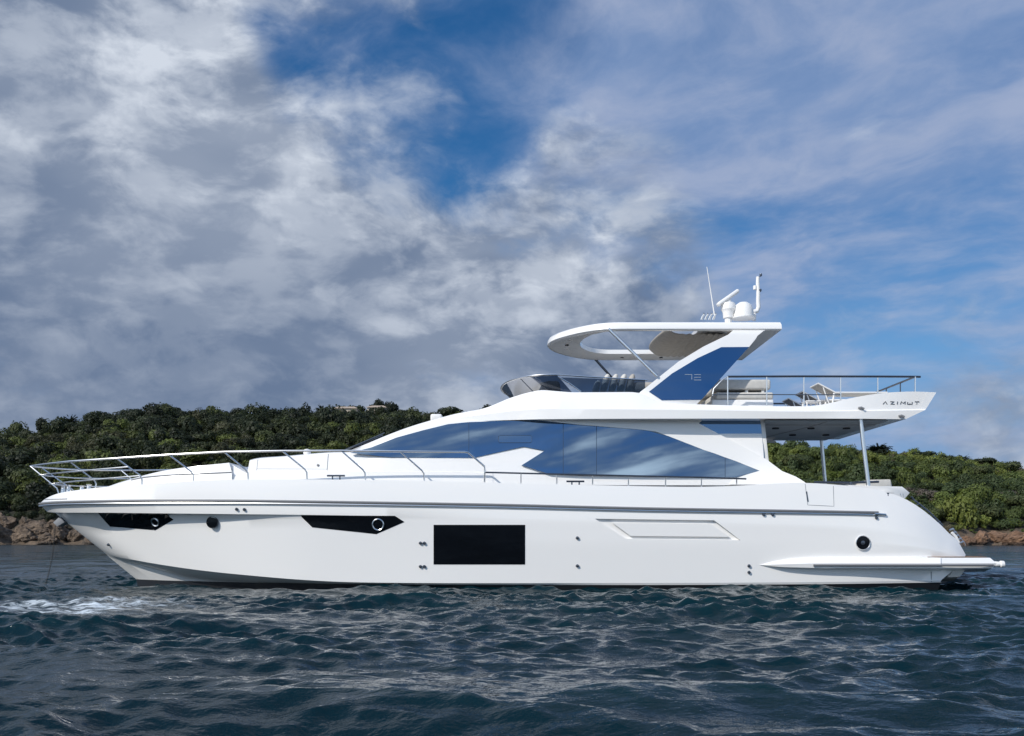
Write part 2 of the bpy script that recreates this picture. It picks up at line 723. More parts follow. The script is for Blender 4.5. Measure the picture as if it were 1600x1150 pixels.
cK = curve([(74, 800, 0), (82, 800.5, .42), (92, 801, .75), (112, 801, 1.06), (150, 801, 1.5), (240, 802, 2.02), (340, 803, 2.36), (480, 804.5, 2.59), (640, 807, 2.715), (800, 810, 2.775),
            (1000, 814, 2.8), (1240, 818, 2.8), (1380, 824, 2.77), (1440, 836, 2.68), (1478, 850, 2.52), (1498, 864, 2.34), (1508, 871, 2.2)], N, PW, sm=SM)
cK2 = curve([(87, 802, 0), (94, 802, .3), (110, 802, .68), (150, 802, 1.14), (240, 803, 1.76), (340, 804, 2.23), (480, 805.5, 2.56), (640, 808, 2.71), (800, 811, 2.775),
             (1000, 815, 2.8), (1240, 820, 2.8), (1380, 827, 2.775), (1440, 839, 2.69), (1478, 853, 2.53), (1498, 866, 2.35), (1508, 872, 2.21)], N, PW, sm=SM)
cL = curve([(106, 818, 0), (120, 824, .2), (145, 833, .58), (180, 822.5, .98), (240, 819, 1.62), (340, 812, 2.13), (480, 811, 2.53), (640, 830, 2.67), (800, 845, 2.74),
            (1000, 852, 2.765), (1240, 852, 2.77), (1380, 852, 2.77), (1450, 857, 2.7), (1485, 865, 2.5), (1500, 871, 2.34), (1508, 875, 2.22)], N, PW, sm=SM)
cC1 = curve([(163, 863, .03), (172, 866.5, .25), (200, 873, .72), (250, 882, 1.26), (320, 892, 1.72), (400, 900, 2.06), (480, 906.5, 2.3), (560, 910, 2.42), (700, 911, 2.58),
             (1000, 911, 2.67), (1300, 909.5, 2.68), (1470, 907, 2.55)], N, PW, sm=SM)
cC1b = curve([(165, 865, .0), (174, 868.5, .2), (202, 875.2, .66), (252, 884.2, 1.2), (322, 894, 1.66), (402, 901.7, 2.0), (482, 907.5, 2.26), (560, 910.6, 2.40), (700, 911.5, 2.575),
              (1000, 911.5, 2.665), (1300, 910, 2.675), (1470, 907.5, 2.545)], N, PW, sm=SM)
cC2 = curve([(170, 869.5, .0), (180, 872.5, .16), (215, 881, .52), (250, 890, .82), (300, 901, 1.18), (340, 905.5, 1.42), (430, 909.3, 1.92), (560, 911.6, 2.36), (1000, 912.5, 2.66), (1300, 911, 2.67),
              (1470, 908.5, 2.54)], N, PW, sm=SM)
cC2b = curve([(172, 871.5, .0), (182, 874.5, .12), (217, 883, .46), (252, 892, .75), (302, 902.6, 1.1), (342, 906.6, 1.35), (430, 910, 1.86), (560, 912.2, 2.33), (1000, 913, 2.655), (1300, 911.6, 2.665),
              (1470, 909, 2.535)], N, PW, sm=SM)
cW = curve([(213, 905, 0), (225, 905.6, .18), (260, 907, .6), (300, 908, .95), (430, 911, 1.8), (560, 913, 2.27), (700, 913.6, 2.48), (1000, 914, 2.65), (1300, 912.5, 2.66), (1470, 910, 2.53)], N, PW, sm=SM)
cAi = shift(cA, 0.10)
cDk = shift(cA, 0.13, -0.32)
for i, p in enumerate(cDk):
    p.z += .32 * (1 - min(1.0, max(0.0, (YC - cA[i].y - .2) / .9)))
def rows(a, b, k):
    return [[p.lerp(q_, i / (k + 1)) for p, q_ in zip(a, b)] for i in range(1, k + 1)]


hull = yp(loft_sym('hull', [cW, cC2b, cC2, cC1b, cC1] + rows(cC1, cL, 5) + [cL] + rows(cL, cK2, 4) + [cK2, cK, cR, cA, cAi, cDk], 'gelcoat', None, sharp=22))
cU = [Vector((p.x * 0.985, YC - max(0, (YC - p.y) * 0.86), -0.75)) for p in cW]
cWb = shift(cW, 0.008, 0.004)
yp(loft_sym('hull_bottom', [cU, cWb], 'antifoul', None))

# the recessed moulding in the topside is cut out of the hull for real
rec = [(930, 810.5), (1116, 813), (1157, 844), (978, 842)]
bv0 = bvh_of(hull)
cm = bmesh.new()
na, fa = [], []
for px, py in rec:
    l, nr = hit(bv0, px, py)
    na.append(cm.verts.new(l + Vector((0, -0.15, 0))))
    fa.append(cm.verts.new(l + Vector((0, 0.065, 0))))
cm.faces.new(na)
cm.faces.new(fa[::-1])
for i in range(4):
    cm.faces.new((na[i], fa[i], fa[(i + 1) % 4], na[(i + 1) % 4]))
bmesh.ops.recalc_face_normals(cm, faces=cm.faces)
cme = bpy.data.meshes.new('cutter')
cm.to_mesh(cme)
cm.free()
cut = bpy.data.objects.new('cutter', cme)
COL.objects.link(cut)
md = hull.modifiers.new('recess', 'BOOLEAN')
md.object = cut
md.operation = 'DIFFERENCE'
md.solver = 'EXACT'
bpy.context.view_layer.update()
dg = bpy.context.evaluated_depsgraph_get()
newme = bpy.data.meshes.new_from_object(hull.evaluated_get(dg))
hull.modifiers.clear()
if len(newme.polygons) > 1000:
    hull.data = newme
bpy.data.objects.remove(cut)
BH = bv0
surf_panel('recess_panel', [(957, 817), (1110, 819), (1140, 839), (985, 837.5)], BH, 'gelcoat', hull, off=-0.008, back=0.055)

# black hull windows and portholes
def wpart(name, poly, bvh=None, m='black_glass', off=0.006, back=0.02, maxe=12.0):
    o = surf_panel(name, poly, bvh or BH, m, None, off, back, maxe)
    return yp(o)


def disc(name, px, py, prof, m, bvh=None, parent=None, seg=32, face=0.0):
    l, nr = hit(bvh or BH, px, py)
    nr = (nr * (1 - face) + Vector((0, -1, 0)) * face).normalized()
    l = l + nr * (.045 * face)
    mb = Mb().lathe(prof, (0, 0, 0), 'Y', seg)
    q = Vector((0, -1, 0)).rotation_difference(nr)
    mb.xform(Matrix.Translation(l) @ q.to_matrix().to_4x4())
    o = mb.build(name, m)
    return yp(o) if parent is None else sub2(o, parent)


def twin(o):
    """the same part on the other side of the centre plane, as an object of its own"""
    me2 = o.data.copy()
    me2.transform(Matrix.Translation((0, 2 * YC, 0)) @ Matrix.Scale(-1, 4, (0, 1, 0)))
    me2.flip_normals()
    t = bpy.data.objects.new(o.name.split('.')[0], me2)
    COL.objects.link(t)
    t.parent = o.parent
    t.matrix_parent_inverse = o.matrix_parent_inverse.copy()
    return t


def sub2(o, parent):
    """child of a part; meshes are in world space and parts sit at the origin of their own frame"""
    o.parent = parent
    o.matrix_parent_inverse = Matrix.Identity(4)
    return o


def ringprof(ri, ro, h0, h1):
    return [(ri, -h0), (ri, -h1 * .9), ((ri + ro) / 2, -h1), (ro, -h1 * .8), (ro, -h0)]


w1 = wpart('hull_window', [(153, 801.5), (258, 802.5), (271, 812), (243, 828.5), (172, 822.5)])
w1['label'] = 'forward black hull window with an arrow shaped end'
w2 = wpart('hull_window', [(470, 806.5), (472, 805), (617, 806), (632, 815.5), (588, 834.5), (488, 824)])
w2['label'] = 'middle black hull window with an arrow shaped end'
w3 = wpart('hull_window', [(677.5, 820), (820.5, 820), (820.5, 882), (677.5, 882)])
w3['label'] = 'large rectangular black hull window'
BHW = bvh_of(w1, w2, w3)


def porthole(px, py, R, rim, on=None, rimmat='steel', face=0.0):
    b = on or BH
    pane = disc('porthole', px, py, [(R, .005), (R, -.012), (R * .6, -.016), (.0, -.017)], 'black_glass', b, None, 32, face)
    rg = [(R, .0), (R, -.03), (R + rim * .5, -.04), (R + rim, -.028), (R + rim, .0)]
    disc('rim', px, py, rg, rimmat, b, pane, 32, face)
    return pane


porthole(243, 815.5, .085, .03, BHW)
porthole(333, 816, .135, .012, None, 'dark_steel', .75)
porthole(591, 819.5, .115, .03, BHW)
po = porthole(1348, 848, .155, .018)
disc('vent_fan', 1348, 848, [(.05, .0), (.05, -.022), (.0, -.03)], 'dark_steel', None, po)

# rub rail: dark groove over a lighter strip, along the sheer
rb = [p for p in curve([(62, 788, 0), (68, 787, .42), (76, 786, .7), (100, 785, 1.15), (150, 784, 1.66), (240, 783, 2.12), (340, 783, 2.42), (480, 784.5, 2.62), (640, 787, 2.73),
                        (800, 790, 2.78), (1000, 795, 2.8), (1240, 799, 2.8), (1372, 801.5, 2.745)], 110, PW, sm=4)]
for side in (0, 1):
    pts = rb if side == 0 else [mir(p) for p in rb]
    s_ = -1 if side == 0 else 1
    rub = Mb()
    rub.tube([p + Vector((0, s_ * .012, .012)) for p in pts], .029, 8)
    yp(rub.build('rub_rail', 'rubber_grey'))
for side in (0, 1):
    pts = rb if side == 0 else [mir(p) for p in rb]
    s_ = -1 if side == 0 else 1
    rub = Mb()
    rub.tube([p + Vector((0, s_ * .022, -.046)) for p in pts], .021, 8)
    yp(rub.build('rub_strip', 'steel'))
tip = Mb()
tip.tube([P(1366, 802.8, 2.77), P(1384, 804.2, 2.755)], .03, 8)
yp(tip.build('rub_rail_tip', 'steel'))

# swim platform and sponson
cb1 = curve([(1187, 884, 2.62), (1230, 890, 2.5), (1300, 893, 2.45), (1470, 893, 2.4)], 50)
cb2 = curve([(1187, 883.4, 2.72), (1230, 886.2, 2.84), (1300, 887.5, 2.88), (1470, 887.5, 2.88)], 50)
cb3 = curve([(1187, 882.6, 2.73), (1230, 881.5, 2.86), (1300, 880, 2.9), (1470, 880, 2.9)], 50)
cb4 = curve([(1187, 882, 2.7), (1215, 876.5, 2.76), (1250, 873, 2.8), (1300, 871.5, 2.82), (1470, 871.5, 2.82)], 50)
cb5 = curve([(1187, 881.5, 2.6), (1215, 874, 2.6), (1250, 870, 2.62), (1300, 867.5, 2.62), (1430, 867.8, 2.6), (1470, 870.8, 2.72)], 50)
yp(loft_sym('sponson', [cb1, cb2, cb3, cb4, cb5], 'gelcoat', None, sharp=35))
pl = [curve([(1455, 894, 2.2), (1538, 893.5, 2.1)], 8), curve([(1455, 888, 2.88), (1550, 888, 2.6)], 8),
      curve([(1455, 880, 2.9), (1557, 880, 2.62)], 8), curve([(1455, 871.3, 2.82), (1547, 871.5, 2.55)], 8)]
plat = yp(loft_sym('swim_platform', pl, 'gelcoat', None, sharp=25))
tk = Mb().prism([P(1450, 870.6, 2.75), P(1542, 870.8, 2.5), mir(P(1542, 870.8, 2.5)), mir(P(1450, 870.6, 2.75))], Vector((0, 0, .012)))
sub2(tk.build('teak_deck', 'teak'), plat)
st = Mb()
st.tube([P(x, 883.2, b) for x, b in ((1271, 2.9), (1330, 2.915), (1400, 2.92), (1470, 2.92), (1500, 2.84), (1530, 2.75), (1552, 2.66))], .025, 8)
sub2(st.build('platform_fender', 'rubber_grey'), plat)
nz = Mb().lathe([(.05, -.1), (.07, -.05), (.06, .05), (.085, .08), (.08, .15), (.03, .17)], P(1558, 881.5, 2.55), 'X', 14)
sub2(nz.build('shower_nozzle', 'white_plastic'), plat)
low = [curve([(1440, 909.5, 2.0), (1489, 908, 2.0)], 6), curve([(1440, 904, 2.36), (1500, 901, 2.3)], 6), curve([(1440, 890, 2.42), (1508, 890, 2.36)], 6)]
yp(loft_sym('transom_base', low, 'gelcoat', None))
for x in (1273, 1396):
    sk = Mb()
    sk.prism([P(x - 22, 890, 2.62), P(x, 890, 2.66), P(x + 4, 891, 2.66), P(x, 896, 2.66)], .2)
    sub2(sk.build('exhaust_lip', 'gelcoat'), hull)
dr = Mb()
line_on(dr, [(1455, 893), (1455, 909)], bvh_of(hull), .012)
if len(dr.bm.verts):
    sub2(dr.build('transom_seam', 'gap'), hull)
else:
    dr.bm.free()

# small drains and fittings on the topside
for px, py in [(370, 795.5), (382, 796), (657, 848.5), (663, 848.5), (657, 885), (663, 885), (902, 840.5), (902, 884), (1193, 804), (1207, 804), (1170, 884), (1170, 894), (1369, 809), (170, 850.5)]:
    o = disc('hull_fitting', px, py, [(.035, .0), (.04, -.02), (.028, -.045), (.008, -.05)], 'dark_steel', None, None, 12)
sh = Mb()
line_on(sh, [(70, 780.5), (82, 780.2), (105, 779.6)], BH, .012, .002, 4)
sub2(sh.build('bow_seam', 'gap'), hull)

# gate in the aft bulwark, seam lines, hinge
sm = Mb()
line_on(sm, [(1258, 756), (1262, 789), (1303, 791), (1302, 759)], BH, .0065, .0)
gate = yp(sm.build('side_gate', 'gap'))
hg = Mb()
line_on(hg, [(1260, 768), (1262.5, 784)], BH, .017, .0)
sub2(hg.build('hinge', 'dark_steel'), gate)

# aft quarter housing with bollards
q = Mb().prism([P(1322, 757.5, 2.56), P(1372, 759.5, 2.5), P(1410, 760.3, 2.4), P(1422, 770, 2.34), P(1414, 779, 2.36), P(1366, 776, 2.48)], .35, .012)
qh = yp(q.build('quarter_housing', 'gelcoat'))
twin(qh)
q = Mb()
q.prism([P(1366, 769.0, 2.6), P(1378, 767.6, 2.6), P(1390, 768, 2.58), P(1399, 770.3, 2.56), P(1390, 769.8, 2.58), P(1378, 769.6, 2.6)], .12)
sub2(q.build('bollard_lid', 'gelcoat_matt'), qh)
for x in (1375, 1386.5):
    q = Mb().lathe([(.035, -.07), (.035, .0), (.03, .01), (.03, .04), (.038, .045), (.038, .06), (.0, .062)], P(x, 774, 2.56), 'Z', 14)
    sub2(q.build('bollard', 'dark_steel'), qh)
for x in (1408, 1412):
    q = Mb().tube([P(x - 1, 771, 2.5), P(x, 776.5, 2.5)], .014)
    sub2(q.build('fairlead_roller', 'steel'), qh)
q = Mb()
q.tube([P(1424, 776, 2.2), P(1428, 781, 2.2), P(1452, 800, 2.1), P(1473, 821, 2.0)], .022)
q.tube([P(1437, 787, 2.2), P(1432, 789, 2.35)], .014)
q.tube([P(1469, 815, 2.0), P(1464, 818, 2.2)], .014)
twin(yp(q.build('stair_rail', 'dark_steel')))
q = Mb().tube([P(1487, 832, 2.05), P(1493, 838, 2.05), P(1498, 848, 2.05)], .035)
yp(q.build('passerelle_arm', 'gelcoat_matt'))
for k in range(5):
    q = Mb()
    x, y = 1484 + 4 * k, 828 + 5 * k
    q.tube([P(x, y, 1.9), P(x + 5, y - 2, 1.8), P(x + 8, y + 4, 1.7)], .022, 6)
    yp(q.build('stern_fitting', 'steel'))

# foredeck: sunpad wedge, walkway gap, trunk
c_b = curve([(140, 766, .75), (220, 759, 1.15), (362, 752, 1.55)], 40)
c_m = curve([(165, 761.5, .72), (230, 745.5, 1.08), (362, 738, 1.50)], 40)
c_m2 = curve([(165, 761, .70), (230, 744.5, 1.05), (362, 736.5, 1.44)], 40)
c_t = curve([(168, 760.6, .62), (183, 755, .74), (270, 733, 1.09), (358, 723, 1.40)], 40)
c_t2 = curve([(169, 760.4, .45), (184, 754.6, .6), (271, 733, .88), (358, 722.9, 1.2)], 40)
padl = [p.copy() for p in c_m]
pad = yp(loft_sym('foredeck_sunpad', [c_b, c_m, c_m2, c_t, c_t2], 'gelcoat', None, sharp=18))
q = Mb().tube([p + Vector((0, -.004, .0)) for p in padl[8:]], .016, 6)
twin(sub2(q.build('ledge_shadow_line', 'rubber_grey'), pad))  # dark tube standing in for the shaded recess line along the ledge
q = Mb()
q.prism([P(363, 726, 1.3), P(388, 741, 1.5), P(388, 751, 1.5), P(363, 751, 1.5)], 2.6)
sub2(q.build('walkway_step', 'gelcoat_matt'), pad)
c_b = curve([(384, 753, 1.72), (480, 752, 1.9), (580, 753, 2.05), (680, 754, 2.12), (770, 756, 2.14)], 50)
c_m = curve([(386, 738, 1.68), (480, 737.3, 1.86), (580, 737, 2.02), (680, 737, 2.1), (770, 739, 2.13)], 50)
c_m2 = curve([(387, 736.5, 1.62), (480, 735.8, 1.80), (580, 735.5, 1.98), (680, 735.5, 2.08), (770, 737.5, 2.12)], 50)
c_t = curve([(390, 719.5, 1.57), (404, 716.3, 1.60), (440, 713.5, 1.66), (530, 706.8, 1.79), (580, 706.6, 1.90), (680, 714, 2.04), (770, 716, 2.08)], 50)
c_t2 = curve([(391, 718.4, 1.42), (404, 715.3, 1.45), (440, 712.7, 1.5), (530, 706.2, 1.62), (580, 706.2, 1.7), (680, 713, 1.86), (770, 715, 1.9)], 50)
trunk = yp(loft_sym('coachroof', [c_b, c_m, c_m2, c_t, c_t2], 'gelcoat', None, sharp=18))
BT = bvh_of(trunk)
for pts, rr_ in (([(403, 718), (401, 735)], .006), ([(513, 709.5), (511, 735)], .009), ([(401, 732.5), (511, 733)], .004)):
    sm = Mb()
    line_on(sm, pts, BT, rr_)
    sub2(sm.build('panel_seam', 'gap'), trunk)
disc('deck_light', 497, 727, [(.03, 0), (.03, -.02), (.0, -.025)], 'rubber_grey', BT, trunk, 12)
q = Mb().lathe([(.09, 0), (.1, .06), (.08, .14), (.0, .16)], P(480, 711, .6), 'Z', 18)
sub2(q.build('deck_vent', 'white_plastic'), trunk)
q = Mb().box(P(681, 656.5, .0) + Vector((-.12, -.3, -.1)), P(681, 656.5, .0) + Vector((.18, .3, .13)), .05)
searchlight = yp(q.build('search_light', 'white_plastic'))

# deckhouse
g0 = curve([(505, 752, 1.75), (545, 752, 1.95), (600, 753, 2.06), (757, 756, 2.13), (1000, 758, 2.15), (1196, 758, 2.15)], 90)
g1 = curve([(549, 707, 1.74), (580, 698, 1.80), (620, 682, 1.85), (660, 671, 1.89), (700, 661, 1.92), (732, 658, 1.94), (800, 655.5, 1.95), (850, 653.5, 1.96), (1000, 653, 1.97), (1188, 653, 1.97)], 90)
g2 = curve([(547, 703.6, 1.50), (575, 692.5, 1.53), (600, 682, 1.56), (640, 667, 1.60), (680, 655, 1.63), (720, 645, 1.66), (756, 640, 1.7), (850, 640, 1.7), (1000, 645, 1.7), (1188, 650, 1.7)], 90)
gm = [a.lerp(b, .5) + Vector((0, -.05, 0)) for a, b in zip(g0, g1)]
house = yp(loft_sym('deckhouse', [g0, gm, g1, g2], 'gelcoat', None, sharp=25))
ws0 = curve([(533, 706, 1.44), (560, 697, 1.46), (600, 684, 1.5), (640, 670, 1.54), (690, 657, 1.58)], 30)
ws1 = curve([(534, 704.6, 1.38), (560, 694.5, 1.38), (600, 680.6, 1.42), (640, 667.2, 1.46), (690, 654.6, 1.5)], 30)
ws2 = curve([(533, 709, .6), (560, 699, .6), (600, 685, .6), (640, 672, .6), (690, 660, .6)], 30)
wsc = yp(loft_sym('windscreen', [ws0, ws1, ws2], 'black_glass', None))
for wp in ([P(540, 702.6, 1.0), P(570, 690, 1.0), P(601, 676.5, 1.0)], [P(541, 703.4, .2), P(572, 691, .2), P(598, 680, .2)]):
    sub2(Mb().tube(wp, .018, 6).build('wiper', 'dark_steel'), wsc)
BS = bvh_of(house)
glass = [(547, 707.5), (580, 699), (620, 683.5), (660, 672.5), (700, 662.7), (732, 659.5), (800, 657.3), (850, 656.3), (905, 661), (1000, 669.5), (1046, 682), (1100, 702.5),
         (1150, 720), (1187, 735.5), (1150, 745.8), (1000, 744.2), (900, 742.5), (858, 740.5), (815, 727), (851, 704.2), (818, 697.8), (740, 715.2), (680, 715.3), (610, 714.5)]
smp = []
for px in range(560, 1180, 12):
    for py in range(660, 746, 7):
        l, nr = hit(BS, px, py)
        ins = sum(((glass[i][1] > py) != (glass[i - 1][1] > py)) and px < (glass[i - 1][0] - glass[i][0]) * (py - glass[i][1]) / (glass[i - 1][1] - glass[i][1]) + glass[i][0] for i in range(len(glass))) % 2
        if l is not None and ins:
            smp.append((px, py, YC - l.y))
A_ = np.array([fit_terms(a, b) for a, b, c in smp])
b__ = np.array([c for a, b, c in smp])
coef = np.linalg.lstsq(A_, b__, rcond=None)[0]
coef[0] += max(0, (b__ - A_ @ coef).max()) + .006
print('GLASS FIT', np.abs(b__ - A_ @ coef).max(), coef)
cuts = [500, 732.6, 880, 932, 1133, 1300]
for a, b in zip(cuts, cuts[1:]):
    pg = clipx(clipx(glass, a + .35, True), b - .35, False)
    o = fit_panel('side_window', pg, coef, 'blue_glass', None, .06)
    yp(o)
    if a == 732.6:
        mainpane = o
gp = [hit(BS, x, y)[0] for x, y in [(732.6, 660), (732.6, 714)]]
for xx, y0, y1 in ((732.6, 660, 714), (880, 662, 741), (932, 665, 743), (1133, 715, 745)):
    wb = Mb()
    wb.tube([P(xx, y0 + (y1 - y0) * t, float(fit_terms(xx, y0 + (y1 - y0) * t) @ coef) - .006) for t in (0, .25, .5, .75, 1)], .010, 6)
    sub2(wb.build('window_seam', 'seam'), house)
rr = [(779, 682), (781, 680.3), (829, 680.3), (831, 682), (831, 690), (829, 691.7), (781, 691.7), (779, 690)]
c2_ = coef.copy()
c2_[0] += .006
o = fit_panel('opening_light', rr, c2_, 'pale_blue_glass', None, .005)
sub2(o, mainpane)
q = Mb()
q.tube([P(x, y, float(fit_terms(x, y) @ c2_)) for x, y in rr], .006, 6, closed=True)
sub2(q.build('light_frame', 'seam'), mainpane)


def slab(poly, bf, th, bev=0.0):
    return Mb().prism([P(x, y, bf(x, y)) for x, y in poly], th, bev)


def bw(x, y):
    return 2.13 + (758 - y) / 100 * (-.08) + max(0, (x - 1185) / 75) * .3


wing = [(838, 656), (905, 663.5), (1000, 671), (1025, 674.5), (1046, 682), (1100, 703), (1150, 720.5), (1187, 735.5), (1151, 746), (1140, 757), (1262, 757), (1257, 753), (1250, 748.5), (1243, 744.5), (1222, 736), (1198, 718), (1150, 692),
        (1092, 661.5), (1099, 655)]
# the wing: a plate of its own thickness, following the house side and flaring into the bulwark
bmw = bmesh.new()
vs = [bmw.verts.new((x, y, 0)) for x, y in wing]
es = [bmw.edges.new((vs[i], vs[(i + 1) % len(vs)])) for i in range(len(vs))]
bmesh.ops.triangle_fill(bmw, edges=es, use_beauty=True)
for v in bmw.verts:
    x, y = v.co.x, v.co.y
    v.co = P(x, y, bw(x, y) + .045)
ext = bmesh.ops.extrude_face_region(bmw, geom=list(bmw.faces))
for e in ext['geom']:
    if isinstance(e, bmesh.types.BMVert):
        e.co.y += .16
mbw = Mb()
mbw.bm.free()
mbw.bm = bmw
twin(yp(mbw.build('side_wing', 'gelcoat')))
# aft quarter light and the saloon door frame
q = slab([(1085, 657), (1188, 657), (1196, 722), (1190, 735), (1100, 690)], lambda x, y: 2.05 + (700 - y) / 50 * (-.03), .03)
yp(q.build('quarter_window', 'blue_glass'))
q = Mb()
q.prism([P(1187.5, 655, 2.02), P(1194.5, 655, 2.02), P(1203, 735, 2.08), P(1196.5, 735, 2.08)], .12, .01)
twin(yp(q.build('door_post', 'gelcoat_matt')))
q = Mb().box(Vector((6.03, YC - 1.9, 1.9)), Vector((6.06, YC + 1.9, 3.95)))
yp(q.build('saloon_door', 'black_glass'))
q = Mb()
q.prism([P(1194, 680, -1.5), P(1206, 681, -1.5), P(1212, 684.5, -1.5), P(1206, 687, -1.5), P(1213, 691, -1.5), P(1197, 690, -1.5)], .2)
yp(q.build('deck_speaker', 'white_plastic'))

# flying bridge
e0 = curve([(715, 660, 1.9), (760, 657.5, 1.96), (800, 656.2, 2.06), (850, 655, 2.25), (950, 654.3, 2.4), (1100, 654, 2.46), (1300, 654, 2.46), (1415, 655, 2.36)], 110)
e1 = curve([(715, 654, 1.86), (760, 648, 1.94), (800, 643, 2.06), (860, 640, 2.27), (950, 639.5, 2.41), (1100, 641, 2.47), (1260, 643, 2.48), (1445, 640.8, 2.36)], 110)
e2 = curve([(715, 653.4, 1.86), (760, 647.4, 1.94), (800, 642.4, 2.06), (860, 639, 2.27), (950, 638.5, 2.40), (1100, 640, 2.445), (1260, 641.5, 2.44), (1447, 638.8, 2.32)], 110)
e3 = curve([(716, 646, 1.70), (756, 638, 1.76), (800, 620.8, 1.86), (830, 612.3, 1.95), (847, 609.6, 2.02), (870, 611.2, 2.1), (900, 613, 2.15), (985, 612.6, 2.22), (1003, 615, 2.24), (1022, 624, 2.26), (1045, 630, 2.29), (1095, 632, 2.33), (1240, 634.8, 2.38), (1262, 634.6, 2.38),
            (1285, 632, 2.38), (1330, 622, 2.38), (1365, 616, 2.38), (1400, 612.6, 2.38), (1430, 611.8, 2.37), (1463, 613.2, 2.3)], 110)
e4 = shift(e3, .10, .0)
e5 = []
for i, (a, b) in enumerate(zip(e0, e3)):
    t = min(1.0, max(0.0, (b.x - 0.6) / .5))
    e5.append(Vector((b.x, b.y + .14, (b.z - .01) * (1 - t) + min(a.z + .13, b.z - .02) * t)))
for i in range(len(e3) - 5, len(e3)):
    e4[i] = e3[i] + Vector((-.02, .06, 0))
    e5[i] = e3[i] + Vector((-.03, .10, -.01))
fly = yp(loft_sym('flybridge_deck', [e0, e1, e2, e3, e4, e5], 'gelcoat', None, sharp=18))
BF = bvh_of(fly)
# ceiling panel under the overhang
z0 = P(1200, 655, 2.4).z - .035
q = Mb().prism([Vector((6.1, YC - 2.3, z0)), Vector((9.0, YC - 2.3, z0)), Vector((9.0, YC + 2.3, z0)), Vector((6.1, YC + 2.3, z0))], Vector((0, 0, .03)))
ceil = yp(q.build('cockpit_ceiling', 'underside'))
for a, b in (((7.55, -2.3), (7.55, -1.55)), ((6.15, -1.55), (9.0, -1.55)), ((6.15, 1.55), (9.0, 1.55)), ((7.55, -1.55), (7.0, 1.5))):
    q = Mb().tube([Vector((a[0], YC + a[1], z0 - .002)), Vector((b[0], YC + b[1], z0 - .002))], .012, 6)
    sub2(q.build('ceiling_seam', 'gap'), ceil)
for x in (6.7, 7.6, 8.5):
    for y in (-.9, .7):
        q = Mb().lathe([(.09, .0), (.09, -.03), (.06, -.035), (.0, -.03)], Vector((x, YC + y, z0)), 'Z', 16)
        sub2(q.build('ceiling_light', 'dark_void'), ceil)
# lettering on the flybridge coaming
for st_ in ([(1379.5, 631.8), (1383.5, 627.3), (1386, 631.8)], [(1391, 627.6), (1397, 627.6), (1391.5, 631.6), (1397.5, 631.6)], [(1402.5, 627.4), (1401.8, 631.8)],
            [(1406.8, 631.8), (1408.2, 627.4), (1411, 630.3), (1414.4, 627.4), (1414, 631.8)],
            [(1418.2, 628.2), (1417.8, 631.7), (1421.4, 631.7), (1421.6, 629.5), (1421.4, 631.7), (1424.8, 631.7), (1425.2, 628.2)], [(1429.4, 627.6), (1432.8, 627.6), (1432, 631.8), (1432.8, 627.6), (1436, 627.6)]):
    q = Mb()
    line_on(q, st_, BF, .0105, .002, 3)
    sub2(q.build('name_letter', 'lettering'), fly)
for x, y in ((1342, 637.5), (1405, 650)):
    q = Mb()
    l, nr = hit(BF, x, y)
    q.tube([l, l + Vector((.03, -.06, .0)), l + Vector((.10, -.07, -.035))], .03, 8)
    sub2(q.build('coaming_light', 'rubber_grey'), fly)

# radar arch legs with dark blue glass
def ba(x, y):
    return 2.26 - (632 - y) / 114 * .26


arch = [(985, 634), (1000, 612.5), (1010, 605), (1060, 565), (1100, 541), (1138, 523.5), (1145, 516), (1196, 516), (1183, 524), (1182, 529), (1171, 541.5), (1095, 625), (1085, 636)]
q = slab(arch, ba, .16, .012)
legs = yp(q.build('radar_arch', 'gelcoat'))
legs2 = twin(legs)
ag = [(1014, 612), (1050, 583.5), (1090, 559.5), (1127, 542.3), (1170.5, 542), (1096, 624.5), (1034, 625.3)]
q = slab(ag, lambda x, y: ba(x, y) + .012, .01)
agl = sub2(q.build('arch_glass', 'blue_glass'), legs)
t_ = twin(agl)
t_.parent = legs2
for st_ in ([(1070, 585.2), (1081, 585.2), (1081, 592.8)], [(1085, 585.4), (1095, 585.4), (1095, 589.6), (1084.6, 589.6), (1084.6, 593.8), (1095.6, 593.8)]):
    q = Mb().tube([P(x, y, ba(x, y) + .016) for x, y in st_], .0065, 6)
    sub2(q.build('number_digit', 'letter_pale'), legs)
# hardtop: rounded plan with a long opening
def plan_x(b):
    return float(np.interp(abs(b), [0, .25, .5, .8, 1.0, 1.25, 1.5, 1.68, 1.8, 1.9, 1.97, 2.0], [.93, .95, 1.01, 1.13, 1.25, 1.42, 1.63, 1.82, 1.98, 2.16, 2.38, 2.62]))


bs = [2.0 * math.sin(t) for t in np.linspace(-math.pi / 2, math.pi / 2, 61)]
outer = [(6.55, -2.0), (5.6, -2.0), (4.6, -2.0), (3.6, -2.0)] + [(plan_x(b), b) for b in bs] + [(3.6, 2.0), (4.6, 2.0), (5.6, 2.0), (6.55, 2.0), (6.55, 1.0), (6.55, 0), (6.55, -1.0)]


def in_x(b):
    return 1.80 + .95 * (1 - math.sqrt(max(0, 1 - (b / 1.5) ** 2)))


ibs = [1.5 * math.sin(t) for t in np.linspace(-math.pi / 2, math.pi / 2, 61)]
inner = [(4.62, -1.5), (4.3, -1.5), (3.8, -1.5), (3.3, -1.5)] + [(in_x(b), b) for b in ibs] + [(3.3, 1.5), (3.8, 1.5), (4.3, 1.5), (4.62, 1.5), (4.62, .7), (4.62, 0), (4.62, -.7)]
n_ = len(outer)
oc = Vector((3.6, 0, 0))


